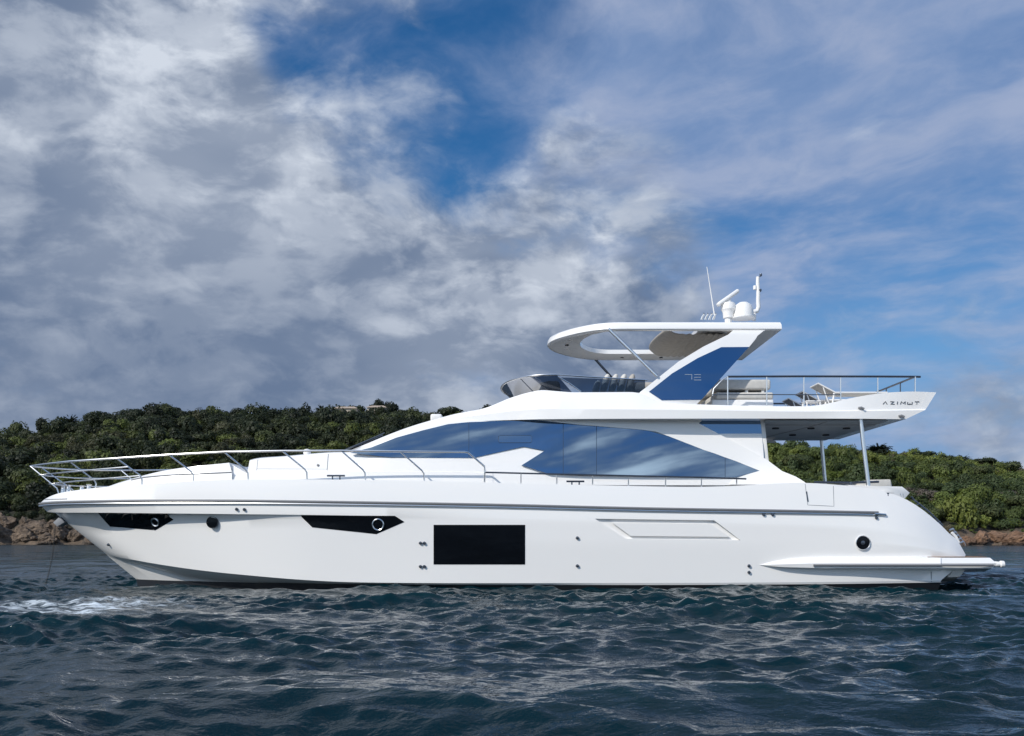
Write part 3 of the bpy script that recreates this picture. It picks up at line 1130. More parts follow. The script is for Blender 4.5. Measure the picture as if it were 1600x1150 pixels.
def inset(loop, k):
    return [(x + (3.6 - x) * k / max(.5, math.hypot(x - 3.6, b)) * (1 if abs(x - 3.6) < 1.2 or x < 3.6 else .6), b - (k if b > 0 else -k) * (1 if abs(b) > .3 else 0)) for x, b in loop]


def ringz(loop, z):
    return [Vector((x, YC - b, z)) for x, b in loop]


rings = [ringz(inner, 6.475), ringz(inner, 6.36), ringz(inset(outer, .10), 6.262), ringz(inset(outer, .03), 6.268), ringz(outer, 6.30), ringz(inset(outer, .01), 6.40), ringz(inset(outer, .05), 6.465), ringz(inset(outer, .12), 6.485)]
bmh = bmesh.new()
rv = [[bmh.verts.new(p) for p in r] for r in rings]
for A, B in zip(rv, rv[1:] + rv[:1]):
    for i in range(n_):
        bmh.faces.new((A[i], A[(i + 1) % n_], B[(i + 1) % n_], B[i]))
mbh = Mb()
mbh.bm.free()
mbh.bm = bmh
top = yp(mbh.build('hardtop', 'gelcoat', None, 40))
for b in (-1.1, -.55, 0, .55, 1.1):
    q = Mb().lathe([(.05, .01), (.05, -.012), (.0, -.014)], Vector((1.45 + .12 * b * b, YC - b, 6.30)), 'Z', 12)
    sub2(q.build('spot_light', 'dark_void' if abs(b) > .6 or b == 0 else 'white_plastic'), top)
for x in (3.1, 4.2):
    q = Mb().lathe([(.05, .02), (.05, -.012), (.0, -.014)], Vector((x, YC + 1.75, 6.305)), 'Z', 12)
    sub2(q.build('spot_light', 'dark_void'), top)
# folded sunroof canopy bunched at the aft end of the opening
rows = []
for i in range(120):
    t = i / 119
    x = 3.86 + 1.9 * t
    z = 6.335 - .07 * math.sin(min(1, t * 4) * math.pi / 2) + .015 * math.sin(t * 70) * min(1, max(0, t - .12) * 5) + (.09 * (1 - t * 8) ** 2 if t < .125 else 0)
    rows.append((x, z))
bmc = bmesh.new()
gv = []
for x, z in rows:
    gv.append([bmc.verts.new(Vector((x - .5 * (1 - (b / 1.42) ** 2) * max(0, 1 - (x - 3.86) / .6) * .4, YC - b, z - .07 * (1 - (b / 1.42) ** 2)))) for b in np.linspace(-1.42, 1.42, 17)])
for a, b in zip(gv, gv[1:]):
    for k in range(16):
        bmc.faces.new((a[k], a[k + 1], b[k + 1], b[k]))
ex = bmesh.ops.extrude_face_region(bmc, geom=list(bmc.faces))
for e in ex['geom']:
    if isinstance(e, bmesh.types.BMVert):
        e.co.z += .03
mbc = Mb()
mbc.bm.free()
mbc.bm = bmc
sub2(mbc.build('folded_canopy', 'fabric', None, 60), top)
# struts
q = Mb().tube([P(951, 514, 1.95), P(1027, 588, 2.2)], .036, 10)
yp(q.build('hardtop_strut', 'steel'))
q = Mb().tube([mir(P(951, 514, 1.95)), mir(P(1027, 588, 2.2))], .036, 10)
yp(q.build('hardtop_strut', 'dark_steel'))

# wind deflector round the helm
rim, base = [], []
for t in np.linspace(-math.pi / 2, math.pi / 2, 41):
    b = 2.06 * math.sin(t)
    c = math.cos(t)
    x = -.28 + 1.35 * (1 - c ** .8)
    zr = 5.155 + .02 * (1 - c)
    rim.append(Vector((x, YC - b, zr)))
    base.append(Vector((x + .42, YC - b * .94, 4.72 + .05 * c)))
bmg = bmesh.new()
a = [bmg.verts.new(p) for p in rim]
b_ = [bmg.verts.new(p) for p in base]
for i in range(40):
    bmg.faces.new((a[i], a[i + 1], b_[i + 1], b_[i]))
ex = bmesh.ops.extrude_face_region(bmg, geom=list(bmg.faces))
for e in ex['geom']:
    if isinstance(e, bmesh.types.BMVert):
        e.co += Vector((.015, 0, -.004))
mbg = Mb()
mbg.bm.free()
mbg.bm = bmg
defl = yp(mbg.build('wind_deflector', 'smoked_glass', None, 60))
q = Mb().tube(rim, .024, 8)
q.tube([rim[-1], P(940, 590, 2.15), P(1012, 594, 2.2)], .018, 8)
q.tube([P(872, 588.6, 2.08), P(890, 599, 2.1), P(908, 612, 2.14)], .018, 8)
sub2(q.build('deflector_frame', 'steel'), defl)
for y_ in (20, 32):
    q = Mb().tube([rim[y_], base[y_]], .010, 6)
    sub2(q.build('deflector_mullion', 'dark_steel'), defl)
q = Mb().prism([P(873, 589.5, 2.07), P(1008, 594.5, 2.19), P(1008, 613, 2.2), P(909, 613, 2.14)], .015)
sub2(q.build('side_glass', 'smoked_glass'), defl)
# far side glass of the deflector
q = Mb().prism([mir(P(873, 589.5, 2.07)), mir(P(1008, 594.5, 2.19)), mir(P(1008, 613, 2.2)), mir(P(909, 613, 2.14))], .015)
sub2(q.build('side_glass', 'smoked_glass'), defl)
# helm console and sofa
q = Mb().prism([P(826, 614, 1.0), P(834, 604, 1.0), P(846, 597, 1.0), P(858, 595, 1.0), P(873, 594.8, 1.0), P(875.5, 601, 1.0), P(876, 614, 1.0)], 1.9, .05)
yp(q.build('helm_console', 'fabric_dark'))
q = Mb()
q.box(Vector((3.0, YC - 1.95, 4.55)), Vector((4.4, YC + 1.0, 4.85)), .06)
sofa = yp(q.build('flybridge_sofa', 'fabric'))
q = Mb().box(Vector((2.95, YC - .2, 4.85)), Vector((4.3, YC + .9, 5.24)), .08)
sub2(q.build('backrest', 'fabric_pale'), sofa)
q = Mb().box(Vector((2.95, YC - 1.95, 4.8)), Vector((3.5, YC - 1.2, 5.02)), .07)
sub2(q.build('armrest', 'fabric'), sofa)
# aft flybridge bench
bz = 4.36
q = Mb().box(Vector((4.9, YC - 1.75, 4.2)), Vector((6.42, YC + 1.2, 4.62)), .03)
bench = yp(q.build('flybridge_bench', 'gelcoat'))
q = Mb().box(Vector((5.0, YC - 1.75, 4.63)), Vector((6.42, YC + 1.2, 4.80)), .05)
sub2(q.build('seat', 'fabric_pale'), bench)
q = Mb().box(Vector((5.0, YC - 1.72, 4.87)), Vector((6.36, YC + 1.2, 5.12)), .05)
sub2(q.build('backrest', 'fabric_pale'), bench)
for x in (5.75, 6.15):
    q = Mb().box(Vector((x, YC - 1.65, 4.78)), Vector((x + .07, YC - 1.55, 4.9)), .01)
    sub2(q.build('backrest_bracket', 'white_plastic'), bench)

# aft flybridge rail
rail = Mb()
top_n = [P(1137, 588.5, 2.3), P(1250, 588, 2.33), P(1380, 588.3, 2.33), P(1430, 588.6, 2.3), P(1438, 588.8, 2.28)]
rail.tube(top_n, .026, 8)
rail.tube([mir(p) for p in top_n], .026, 8)
e_ = P(1430, 588.6, 2.28)
rail.tube([e_, mir(e_)], .026, 8)
frail = yp(rail.build('flybridge_rail', 'dark_steel'))
wm = Mb()
wl = [P(1112, 616.5, 2.31), P(1200, 616.5, 2.33), P(1313, 616.8, 2.35)]
wm.tube(wl, .012, 6)
twin(sub2(wm.build('mid_wire', 'dark_steel'), frail))
for x, y1 in ((1137, 631), (1198, 633), (1256, 634), (1313.5, 624), (1371.5, 614.5), (1430, 611.5)):
    for side in (0, 1):
        a, b = P(x, 588.5, 2.32), P(x, y1 + 1, 2.33)
        c = P(x, y1 - 4.5, 2.33)
        if side:
            a, b, c = mir(a), mir(b), mir(c)
        q = Mb().tube([a, b], .017, 8)
        s_ = sub2(q.build('stanchion', 'steel'), frail)
for yy in (-1.4, -.5, .5, 1.4):
    q = Mb().tube([Vector((e_.x, YC + yy, e_.z)), Vector((e_.x, YC + yy, e_.z - .42))], .015, 6)
    sub2(q.build('stanchion', 'dark_steel'), frail)
q = Mb().tube([P(1137, 588.5, 2.3), P(1128, 594, 2.3), P(1115, 607.5, 2.3), P(1113, 618, 2.3)], .018, 8)
sub2(q.build('rail_end', 'steel'), frail)

# cockpit: posts, rail, sofa
q = Mb().tube([P(1345, 655, 2.3), P(1348.5, 690, 2.32), P(1357, 760, 2.36)], .050, 10)
yp(q.build('deck_post', 'steel'))
q = Mb().tube([P(1283, 684, -2.3), P(1289.5, 756, -2.36)], .05, 10)
yp(q.build('deck_post', 'steel'))
q = Mb().tube([P(1272, 753.5, 1.9), P(1330, 754.3, 1.95), P(1373, 752.8, 1.95)], .028, 8)
q.tube([P(1329, 753, 2.3), P(1329, 760, 2.3)], .04, 8)
yp(q.build('cockpit_rail', 'dark_steel'))
q = Mb().prism([P(1340, 760, 1.2), P(1343, 754, 1.2), P(1352, 751.5, 1.2), P(1357, 749.5, 1.2), P(1392, 748.8, 1.2), P(1395, 762, 1.2), P(1370, 766, 1.2)], 2.4, .03)
yp(q.build('aft_sofa', 'fabric_pale'))

# bow rail
tr = [(47, 728.5, 0), (50, 728, .35), (60, 726.6, .8), (80, 724, 1.25), (108, 721, 1.58), (144, 718.5, 1.83), (182, 716, 2.02), (264, 710.5, 2.28), (350, 706, 2.44), (441, 704.5, 2.55), (533, 704.2, 2.61), (640, 705.5, 2.65), (726, 706, 2.67), (732, 707, 2.67)]
RT = [P(*p) for p in tr]
q = Mb()
q.tube(RT + [P(757, 729, 2.66), P(758, 738, 2.66)], .024, 8)
q.tube([mir(p) for p in RT] + [mir(P(757, 729, 2.66)), mir(P(758, 738, 2.66))], .024, 8)
brail = yp(q.build('bow_rail', 'steel'))
mid1 = [P(*p) for p in [(61, 742.5, 0), (64, 742, .35), (74, 741, .78), (100, 738, 1.3), (123, 736, 1.58), (200, 729.5, 2.0)]]
mid2 = [P(*p) for p in [(77, 756.5, 0), (80, 756, .35), (90, 755, .78), (112, 752.5, 1.22), (144, 749.5, 1.55), (218, 743.5, 1.98)]]
for m_ in (mid1, mid2):
    q = Mb().tube(m_, .017, 8)
    twin(sub2(q.build('mid_rail', 'steel'), brail))
stn = [((48, 729, .3), (89, 763, .45), (92, 772, .45)), ((108, 721, 1.58), (147, 750, 1.46), (150, 756, 1.45), (149, 763, 1.45)), ((182, 716, 2.02), (219, 743, 1.92), (222, 749, 1.9), (222, 758, 1.9)), ((264, 710.5, 2.28), (299, 737, 2.2), (302, 742, 2.19), (302, 752, 2.18)),
       ((350, 706, 2.44), (384, 734, 2.37), (387.5, 739, 2.36), (388, 750, 2.35)), ((441, 704.5, 2.55), (476, 733, 2.48), (479.5, 738, 2.47), (480, 750, 2.46)),
       ((533, 704.2, 2.61), (567, 734, 2.55), (570.5, 739, 2.54), (571, 751, 2.53)), ((625, 705.3, 2.65), (659, 735, 2.59), (662.5, 740, 2.58), (663, 752, 2.57))]
for s_ in stn:
    for side in (0, 1):
        pts = [P(*p) for p in s_]
        if side:
            pts = [mir(p) for p in pts]
        q = Mb().tube(pts, .019, 8)
        sub2(q.build('stanchion', 'steel'), brail)
q = Mb().tube([P(757.5, 737, 2.66), P(757, 755, 2.62)], .02, 8)
sub2(q.build('stanchion', 'steel'), brail)
q = Mb()
hr = [P(757, 738, 2.64), P(870, 740.8, 2.65), P(1000, 743.8, 2.66), P(1100, 746, 2.66), P(1166, 748.2, 2.66)]
q.tube(hr, .02, 8)
hrail = yp(q.build('hand_rail', 'dark_steel'))
for x, y0, y1 in ((814, 739.5, 756), (870, 741, 758), (926, 742.3, 759), (982, 743.5, 760), (1040, 745, 761), (1096, 746, 762), (1151, 748, 757)):
    q = Mb().tube([P(x, y0, 2.65), P(x, y1, 2.62)], .015, 8)
    sub2(q.build('stanchion', 'steel'), hrail)
for x, y in ((525, 743.3), (899, 752.2)):
    q = Mb()
    q.tube([P(x - 14, y, 2.5), P(x + 14, y, 2.5)], .022, 8)
    for dx in (-5.5, 6):
        q.tube([P(x + dx, y, 2.5), P(x + dx, y + 7, 2.5)], .018, 8)
    yp(q.build('mooring_cleat', 'dark_steel'))
# windlass fittings at the bow
for x, y, b in ((99, 766, .3), (107, 764, .25), (128, 765, .1), (139, 763, -.1)):
    q = Mb().lathe([(.07, -.08), (.06, .0), (.05, .06), (.075, .1), (.0, .11)], P(x, y, b), 'Z', 14)
    yp(q.build('windlass_bollard', 'steel'))
q = Mb().prism([P(92, 808, .16), P(97, 811.5, .16), P(101, 816, .16), P(89.5, 823, .16), P(82.5, 816.5, .16)], .32, .015)
yp(q.build('bow_roller', 'gap'))

# radar, domes, horns and aerials on the hardtop
bx = .9
q = Mb().lathe([(.30, .0), (.31, .03), (.26, .05), (.26, .09), (.25, .22), (.20, .34), (.11, .41), (.0, .43)], P(1161.5, 497.5, bx) + Vector((0, 0, -.01)), 'Z', 36)
yp(q.build('satellite_dome', 'white_plastic'))
base_ = P(1138, 494, bx)
q = Mb().lathe([(.13, -.05), (.14, .08), (.165, .13), (.19, .16), (.195, .25), (.16, .33), (.07, .36), (.07, .42), (.0, .43)], base_, 'Z', 28)
q.tube([base_ + Vector((0, 0, -.25)), base_], .09, 10)
ped = yp(q.build('radar_pedestal', 'white_plastic'))
q = Mb().box(Vector((-.36, -.075, -.05)), Vector((.36, .075, .05)), .04)
q.xform(Matrix.Translation(base_ + Vector((-.015, -.02, .46))) @ Matrix.Rotation(math.radians(-36), 4, 'Y') @ Matrix.Rotation(math.radians(14), 4, 'Z'))
sub2(q.build('radar_scanner', 'white_plastic'), ped)
mb_ = P(1181.5, 486, bx - .3)
q = Mb().tube([mb_ + Vector((-.08, 0, -.02)), mb_ + Vector((.02, 0, 0)), mb_ + Vector((.06, 0, .1)), mb_ + Vector((.05, 0, .25)), mb_ + Vector((.055, 0, .5)), mb_ + Vector((.04, 0, .72)), mb_ + Vector((.045, 0, .88))], .062, 10, r2=.045)
q.tube([mb_ + Vector((-.05, 0, -.25)), mb_ + Vector((-.05, 0, 0))], .05, 8)
mast = yp(q.build('light_mast', 'white_plastic'))
q = Mb().lathe([(.03, 0), (.035, .03), (.03, .06), (.0, .065)], mb_ + Vector((.12, 0, .90)), 'Z', 12)
q.tube([mb_ + Vector((.045, 0, .84)), mb_ + Vector((.11, 0, .9))], .012, 6)
sub2(q.build('anemometer', 'dark_steel'), mast)
q = Mb().lathe([(.045, -.05), (.05, .0), (.045, .05), (.0, .055)], mb_ + Vector((-.03, 0, .6)), 'Z', 14)
sub2(q.build('navigation_light', 'white_plastic'), mast)
q = Mb().box(mb_ + Vector((.06, -.05, .5)), mb_ + Vector((.13, .05, .56)), .01)
sub2(q.build('navigation_light', 'dark_steel'), mast)
q = Mb().tube([P(1117, 497, bx), P(1104.5, 417, bx)], .017, 8, r2=.008)
yp(q.build('whip_aerial', 'white_plastic'))
for k in range(4):
    x = 1096 + 6 * k
    a = P(x, 499.5, bx)
    q = Mb().tube([a, a + Vector((.02, -.02, .07)), a + Vector((.055, -.05, .13))], .035, 10, r2=.022)
    q.tube([a + Vector((.055, -.05, .13)), a + Vector((.065, -.06, .145))], .022, 10, r2=.04)
    yp(q.build('air_horn', 'steel'))

# ------------------------------------------------------------------ loose things on and by the yacht
names = ['forward most and smallest', 'second', 'third', 'fourth', 'aft most']
for k in range(5):
    x = 930 + 11.2 * k
    hgt = .17 if k == 0 else .245
    bm = bmesh.new()
    bmesh.ops.create_uvsphere(bm, u_segments=20, v_segments=14, radius=1)
    for v in bm.verts:
        c = v.co
        s = 1 - .35 * max(abs(c.y), abs(c.z)) ** 4
        v.co = Vector((c.x * .085, math.copysign(abs(c.y) ** .55, c.y) * .23, math.copysign(abs(c.z) ** .6, c.z) * hgt))
        v.co.x += .25 * v.co.z
    mb2 = Mb()
    mb2.bm.free()
    mb2.bm = bm
    pz = P(x + 2, 612.5, 1.8)
    mb2.xform(Matrix.Translation(pz + Vector((.03 * k, 0, hgt - .06))))
    o = mb2.build('scatter_cushion', 'fabric_pale' if k < 4 else 'fabric', None, 80)
    tag(o, 'pale scatter cushion on the flybridge sofa, %s of the row of five' % names[k], 'cushion', 'scatter cushions on the flybridge')


def lounger(y, lab, fab):
    """sun lounger with its head end raised, pointing forward; hinge at X = 7.96"""
    z0 = 4.20
    root = empty('sun_lounger', (7.96, y, z0))
    tag(root, lab, 'sun lounger', 'sun loungers on the aft flybridge')
    hz = .60
    R_ = Matrix.Translation((0, 0, hz)) @ Matrix.Rotation(math.radians(28), 4, 'Y')
    Mb().box((-.47, .03, -.012), (-.0, .63, .012), .006).xform(R_).build('backrest', fab).parent = root
    q = Mb().tube([(0, 0.02, 0), (-.48, 0.02, 0), (-.48, .64, 0), (0, .64, 0)], .018, 8).xform(R_)
    q.build('back_frame', 'white_plastic').parent = root
    Mb().box((.0, .03, hz - .012), (1.25, .63, hz + .02), .008).build('seat', 'fabric_pale').parent = root
    q = Mb().tube([(0, .02, hz), (1.27, .02, hz), (1.27, .64, hz), (0, .64, hz)], .02, 8, closed=True)
    q.build('seat_frame', 'white_plastic').parent = root
    for yy in (.05, .61):
        for xx in (-.12, 1.1):
            q = Mb().tube([(xx + .1, yy, hz), (xx, yy, .0)], .024, 8)
            q.build('leg', 'white_plastic').parent = root
        q = Mb().tube([(-.3, yy, hz + .15), (-.18, yy, hz - .2), (-.1, yy, .25)], .014, 8)
        q.build('back_prop', 'white_plastic').parent = root
    return root


lounger(23.6, 'beige sun lounger nearest the rail on the aft flybridge, its raised back showing highest', 'fabric')
lounger(24.88, 'sun lounger with shade-darkened back in the middle of the three on the aft flybridge', 'fabric_dark')  # less lit underside of the back put into its fabric colour
lounger(26.12, 'sun lounger with shade-darkened back on the far side of the aft flybridge, showing lowest', 'fabric_dark')
fz = 4.2
tb = empty('folding_table', (7.28, YC - 1.75, fz))
tag(tb, 'low white side table with slim legs standing behind the flybridge coaming beside the loungers', 'table')
q = Mb().box((-.12, -.2, .34), (.25, .2, .37), .012)
q.build('table_top', 'white_plastic').parent = tb
for s in (-1, 1):
    for u in (-1, 1):
        q = Mb().tube([(.065 + u * .16, s * .17, .0), (.065 + u * .16, s * .17, .34)], .018, 8)
        q.build('leg', 'white_plastic').parent = tb
tbl = empty('cockpit_table', (7.75, YC + .3, 1.6))
tag(tbl, 'dark topped dining table in the aft cockpit seen over the bulwark', 'table')
Mb().box((-.75, -.5, .74), (.75, .5, .79), .015).build('table_top', 'teak').parent = tbl
Mb().tube([(0, 0, 0), (0, 0, .74)], .06, 10).build('pedestal', 'steel').parent = tbl
for i, (x, yy, lab) in enumerate(((7.0, .2, 'dark cockpit chair at the forward end of the table'), (8.35, -.05, 'dark cockpit chair at the aft end of the table'))):
    r_ = empty('cockpit_chair', (x, YC + yy, 1.6))
    r_.rotation_euler.z = math.pi if i else 0
    tag(r_, lab, 'chair', 'chairs round the cockpit table')
    Mb().box((-.22, -.23, .42), (.24, .23, .48), .02).build('seat', 'fabric_dark').parent = r_
    Mb().box((-.26, -.23, .48), (-.2, .23, .93), .02).build('backrest', 'fabric_dark').parent = r_
    for s in (-1, 1):
        for u in (-1, 1):
            Mb().tube([(u * .2, s * .2, 0), (u * .19, s * .2, .43)], .016, 6).build('leg', 'steel').parent = r_
ch_ = Mb()
p0, p1 = P(86, 822, 0), P(69, 921, .2)
pts = []
for i in range(61):
    t = i / 60
    p = p0.lerp(p1, t)
    p.x += .06 * math.sin(math.pi * t)
    p.z -= .02 * (i % 2)
    pts.append(p)
for i in range(0, 60, 1):
    a, b = pts[i], pts[i + 1]
    d = (b - a)
    s_ = d.normalized().orthogonal().normalized() * .014
    if i % 2:
        s_ = d.normalized().cross(s_).normalized() * .014
    e = d * .15
    ch_.tube([a - e + s_ * .4, a + s_, b + s_, b + e + s_ * .4, b + e - s_ * .4, b - s_, a - s_, a - e - s_ * .4], .0045, 5, closed=True)
p2 = p1.copy()
ch_.tube([p1, Vector((p1.x - .3, p1.y - .1, -1.2))], .012, 5)
o = ch_.build('anchor_chain', 'chain', None, 60)
tag(o, 'anchor chain hanging from the bow roller down into the water', 'chain')

# ------------------------------------------------------------------ the sea
rng = np.random.default_rng(7)


def grow(start, step, ratio, end):
    out = [start]
    while out[-1] < end:
        out.append(out[-1] + step)
        step *= ratio
    return np.array(out)


xp = np.arange(0, 13.4, 0.045)
xo = grow(13.4, 0.047, 1.045, 9000)
xs = np.concatenate([-xo[::-1], -xp[::-1][:-1], xp[:-1], xo])
yb = grow(0, 0.06, 1.12, 400)
ya = np.arange(4.0, 13, 0.030)
yb2 = np.arange(13, 30, 0.05)
yc_ = grow(30, 0.06, 1.012, 130)
yd = grow(yc_[-1] + .5, .8, 1.06, 14000)
ys = np.concatenate([(4.0 - yb[1:])[::-1], ya, yb2, yc_, yd])
X, Y = np.meshgrid(xs, ys)
X = X.astype(np.float32)
Y = Y.astype(np.float32)
dx = np.gradient(xs)[None, :].astype(np.float32)
dy = np.gradient(ys)[:, None].astype(np.float32)
# lateral spacing matters less where the eye skims the water
spc = np.maximum(dx, dy).astype(np.float32)
Z = np.zeros_like(X)
DX = np.zeros_like(X)
DY = np.zeros_like(X)
NW = 190
lam = np.exp(rng.uniform(math.log(0.20), math.log(7.5), NW))
wind = math.radians(-98)
gust = np.zeros_like(X)
for i in range(9):
    Lg = math.exp(rng.uniform(math.log(2.2), math.log(11)))
    tg = rng.uniform(0, 2 * math.pi)
    gust += np.sin((2 * math.pi / Lg) * (X * math.cos(tg) * .6 + Y * math.sin(tg)) + rng.uniform(0, 6.3)).astype(np.float32)
gust = np.clip(1.03 + gust * .17, .55, 1.45).astype(np.float32)
wx = (.22 * np.sin(X * .9 + 1.3 * np.sin(Y * .55)) + .10 * np.sin(X * 2.3 + Y * 1.1)).astype(np.float32)
for i in range(NW):
    L = lam[i]
    spread = 0.40 if L > .8 else 0.62
    th = wind + rng.normal(0, spread)
    k = 2 * math.pi / L
    steep = float(np.interp(math.log(L), [math.log(.2), math.log(.4), math.log(.8), math.log(1.4), math.log(2.6), math.log(7.5)], [.062, .060, .046, .031, .018, .008]))
    a = steep / k * rng.uniform(.6, 1.4)
    ph = rng.uniform(0, 2 * math.pi)
    kx, ky = k * math.cos(th), k * math.sin(th)
    att = np.clip((L / spc - 2.0) / 2.5, 0, 1)
    if att.max() <= 0:
        continue
    arg = (kx * X + ky * (Y + wx * min(1.0, L)) + ph).astype(np.float32)
    if L < 1.1:
        att = att * gust
    cs, sn = np.cos(arg), np.sin(arg)
    Z += a * att * cs
    DX -= a * att * math.cos(th) * sn * 0.55
    DY -= a * att * math.sin(th) * sn * 0.55
# gusts: patches where the chop stands up or lies down
patch = 0.9 + 0.25 * np.sin(X * .31 + 1.2 + .6 * np.sin(Y * .23)) * np.sin(Y * .41 + .5 + .5 * np.sin(X * .19))
calm = np.clip((Y - 26) / 30, 0, 1) * .45
patch = patch * (1 - calm)
for hx, hy, hh, rx, ry in ((4.3, 20.6, .10, 1.5, .6),):
    Z += hh * np.exp(-((X - hx) / rx) ** 2 - ((Y - hy) / ry) ** 2)
Z *= patch
shelt = np.exp(-np.clip(np.abs(Y - 22.3) / 1.0, 0, 9) ** 2) * (np.abs(X) < 11)
Z -= .045 * shelt
verts = np.stack([X + DX * patch, Y + DY * patch, Z], -1).reshape(-1, 3).astype(np.float32)
ny, nx = X.shape
idx = np.arange(ny * nx).reshape(ny, nx)
quads = np.stack([idx[:-1, :-1], idx[:-1, 1:], idx[1:, 1:], idx[1:, :-1]], -1).reshape(-1, 4)


def np_mesh(name, v, f):
    me = bpy.data.meshes.new(name)
    k = f.shape[1]
    me.vertices.add(len(v))
    me.vertices.foreach_set('co', v.astype(np.float32).ravel())
    me.loops.add(f.size)
    me.loops.foreach_set('vertex_index', f.astype(np.int32).ravel())
    me.polygons.add(len(f))
    me.polygons.foreach_set('loop_start', np.arange(0, f.size, k, dtype=np.int32))
    me.update(calc_edges=True)
    return me


me = np_mesh('sea', verts, quads)
me.polygons.foreach_set('use_smooth', np.ones(len(quads), dtype=bool))
sea = bpy.data.objects.new('sea', me)
COL.objects.link(sea)
tag(sea, kind='structure')
sea['label'] = 'choppy dark teal sea'
del gust, wx, verts, quads, X, Y, Z, DX, DY, spc, patch, calm, shelt

m = bpy.data.materials.new('sea_water')
m.use_nodes = True
q = NG(m.node_tree)
b = m.node_tree.nodes['Principled BSDF']
geo = q.n('ShaderNodeNewGeometry')
pos = geo.outputs['Position']
b.inputs['IOR'].default_value = 1.333
b.inputs['Specular IOR Level'].default_value = 0.42
px_, py_, pz_ = q.sep(pos)
dist = q.m('MAXIMUM', py_, 4.0)
tint = q.noise(pos, .05, 3, .5)
deep = q.mix(q.rng(tint, .35, .65), rgb(.0007, .0115, .0175), rgb(.0011, .0165, .0225))
crest = q.rng(pz_, .02, .30)
deep = q.mix(crest, deep, rgb(.0016, .021, .027))
# white water: a broken patch off the bow and thin streaks
fv = q.vm('MULTIPLY', pos, (1.0, 1.8, 1.0))
fn = q.noise(fv, 3.6, 9, .70, .9)
fx = q.m('SUBTRACT', px_, -7.9)
fy = q.m('SUBTRACT', py_, 17.0)
d2 = q.m('ADD', q.m('POWER', q.m('DIVIDE', fx, 2.5), 2.0), q.m('POWER', q.m('DIVIDE', fy, 2.4), 2.0))
fm = q.rng(d2, 0.05, 1.5, 1.0, 0.0)
foam = q.m('MULTIPLY', q.rng(q.m('ADD', fn, q.m('MULTIPLY', fm, .17)), .55, .74), q.m('MULTIPLY', fm, q.rng(q.noise(q.vm('MULTIPLY', pos, (.5, 2.6, 1.0)), 1.5, 5, .6), .38, .62)))
sn_ = q.noise(q.vm('MULTIPLY', pos, (.7, 2.2, 1.0)), 1.6, 9, .7, .8)
streak = q.m('MULTIPLY', q.m('MULTIPLY', q.rng(sn_, .66, .78), q.rng(pz_, .05, .20)), .12)
shore = q.m('MULTIPLY', q.rng(py_, 150.0, 163.0), q.rng(fn, .5, .7))
foam = q.m('MAXIMUM', foam, streak)
q.link(q.mix(foam, deep, rgb(.62, .68, .72)), b.inputs['Base Color'])
q.link(q.m('ADD', q.rng(py_, 20.0, 150.0, .035, .18, False), q.m('MULTIPLY', foam, .5)), b.inputs['Roughness'])
b1 = q.n('ShaderNodeBump')
b1.inputs['Strength'].default_value = 1.0
h1 = q.noise(q.vm('MULTIPLY', pos, (.75, 1.25, 1.0)), 3.2, 4, .55)
h2 = q.noise(q.vm('MULTIPLY', pos, (.8, 1.2, 1.0)), 11.0, 3, .5)
h3 = q.noise(q.vm('MULTIPLY', pos, (.35, 1.0, 1.0)), .55, 4, .5)
h4 = q.noise(q.vm('MULTIPLY', pos, (.7, 1.3, 1.0)), 27.0, 2, .5)
hh = q.m('ADD', q.m('MULTIPLY', h1, .032), q.m('ADD', q.m('MULTIPLY', h2, .015), q.m('MULTIPLY', h4, .0035)))
hh = q.m('ADD', hh, q.m('MULTIPLY', h3, q.rng(py_, 26.0, 80.0, 0.0, .55)))
b1.inputs['Distance'].default_value = 1.0
q.link(hh, b1.inputs['Height'])
q.link(b1.outputs[0], b.inputs['Normal'])
sea.data.materials.append(m)

# ------------------------------------------------------------------ the coast behind
RIDGE = [(-900, 720), (-400, 700), (-150, 704), (0, 688), (40, 683), (75, 674), (110, 667), (150, 659), (200, 650), (270, 646), (400, 649), (520, 648), (620, 645), (700, 652), (760, 648), (850, 655), (1000, 670),
         (1150, 690), (1250, 698), (1330, 708), (1440, 718), (1540, 725), (1600, 739), (1660, 760), (1800, 800), (2100, 826), (2600, 833)]
RX, RY_ = [r[0] for r in RIDGE], [r[1] + (13 if r[0] < 900 else 7) for r in RIDGE]


def coast(px):
    """near shore, ridge distance, ridge height, height of the rock band at this bearing"""
    px = np.asarray(px, float)
    wob = 2.2 * np.sin(px * .021) + 1.3 * np.sin(px * .057 + 1) + .8 * np.sin(px * .13)
    ysh = np.interp(px, [-900, 0, 160, 700, 1200, 1600, 2600], [170, 166, 164, 166, 152, 150, 170]) + wob
    yr = np.interp(px, [-900, 300, 900, 1250, 1600, 2600], [300, 310, 290, 218, 205, 240])
    zr = CH + (HY - np.interp(px, RX, RY_)) / F * yr
    rk = np.interp(px, [-900, 0, 60, 140, 400, 1200, 1480, 1600, 2600], [4.2, 4.4, 4.0, 3.0, 2.5, 2.0, 1.6, 1.9, 1.5])
    return ysh, yr, zr, rk


def vnoise(x, y, seed):
    r = np.random.default_rng(seed)
    out = np.zeros_like(x)
    for k in range(14):
        L = math.exp(r.uniform(math.log(5), math.log(60)))
        t = r.uniform(0, 2 * math.pi)
        out += L / 60 * np.sin(2 * math.pi / L * (x * math.cos(t) + y * math.sin(t)) + r.uniform(0, 6.3))
    return out


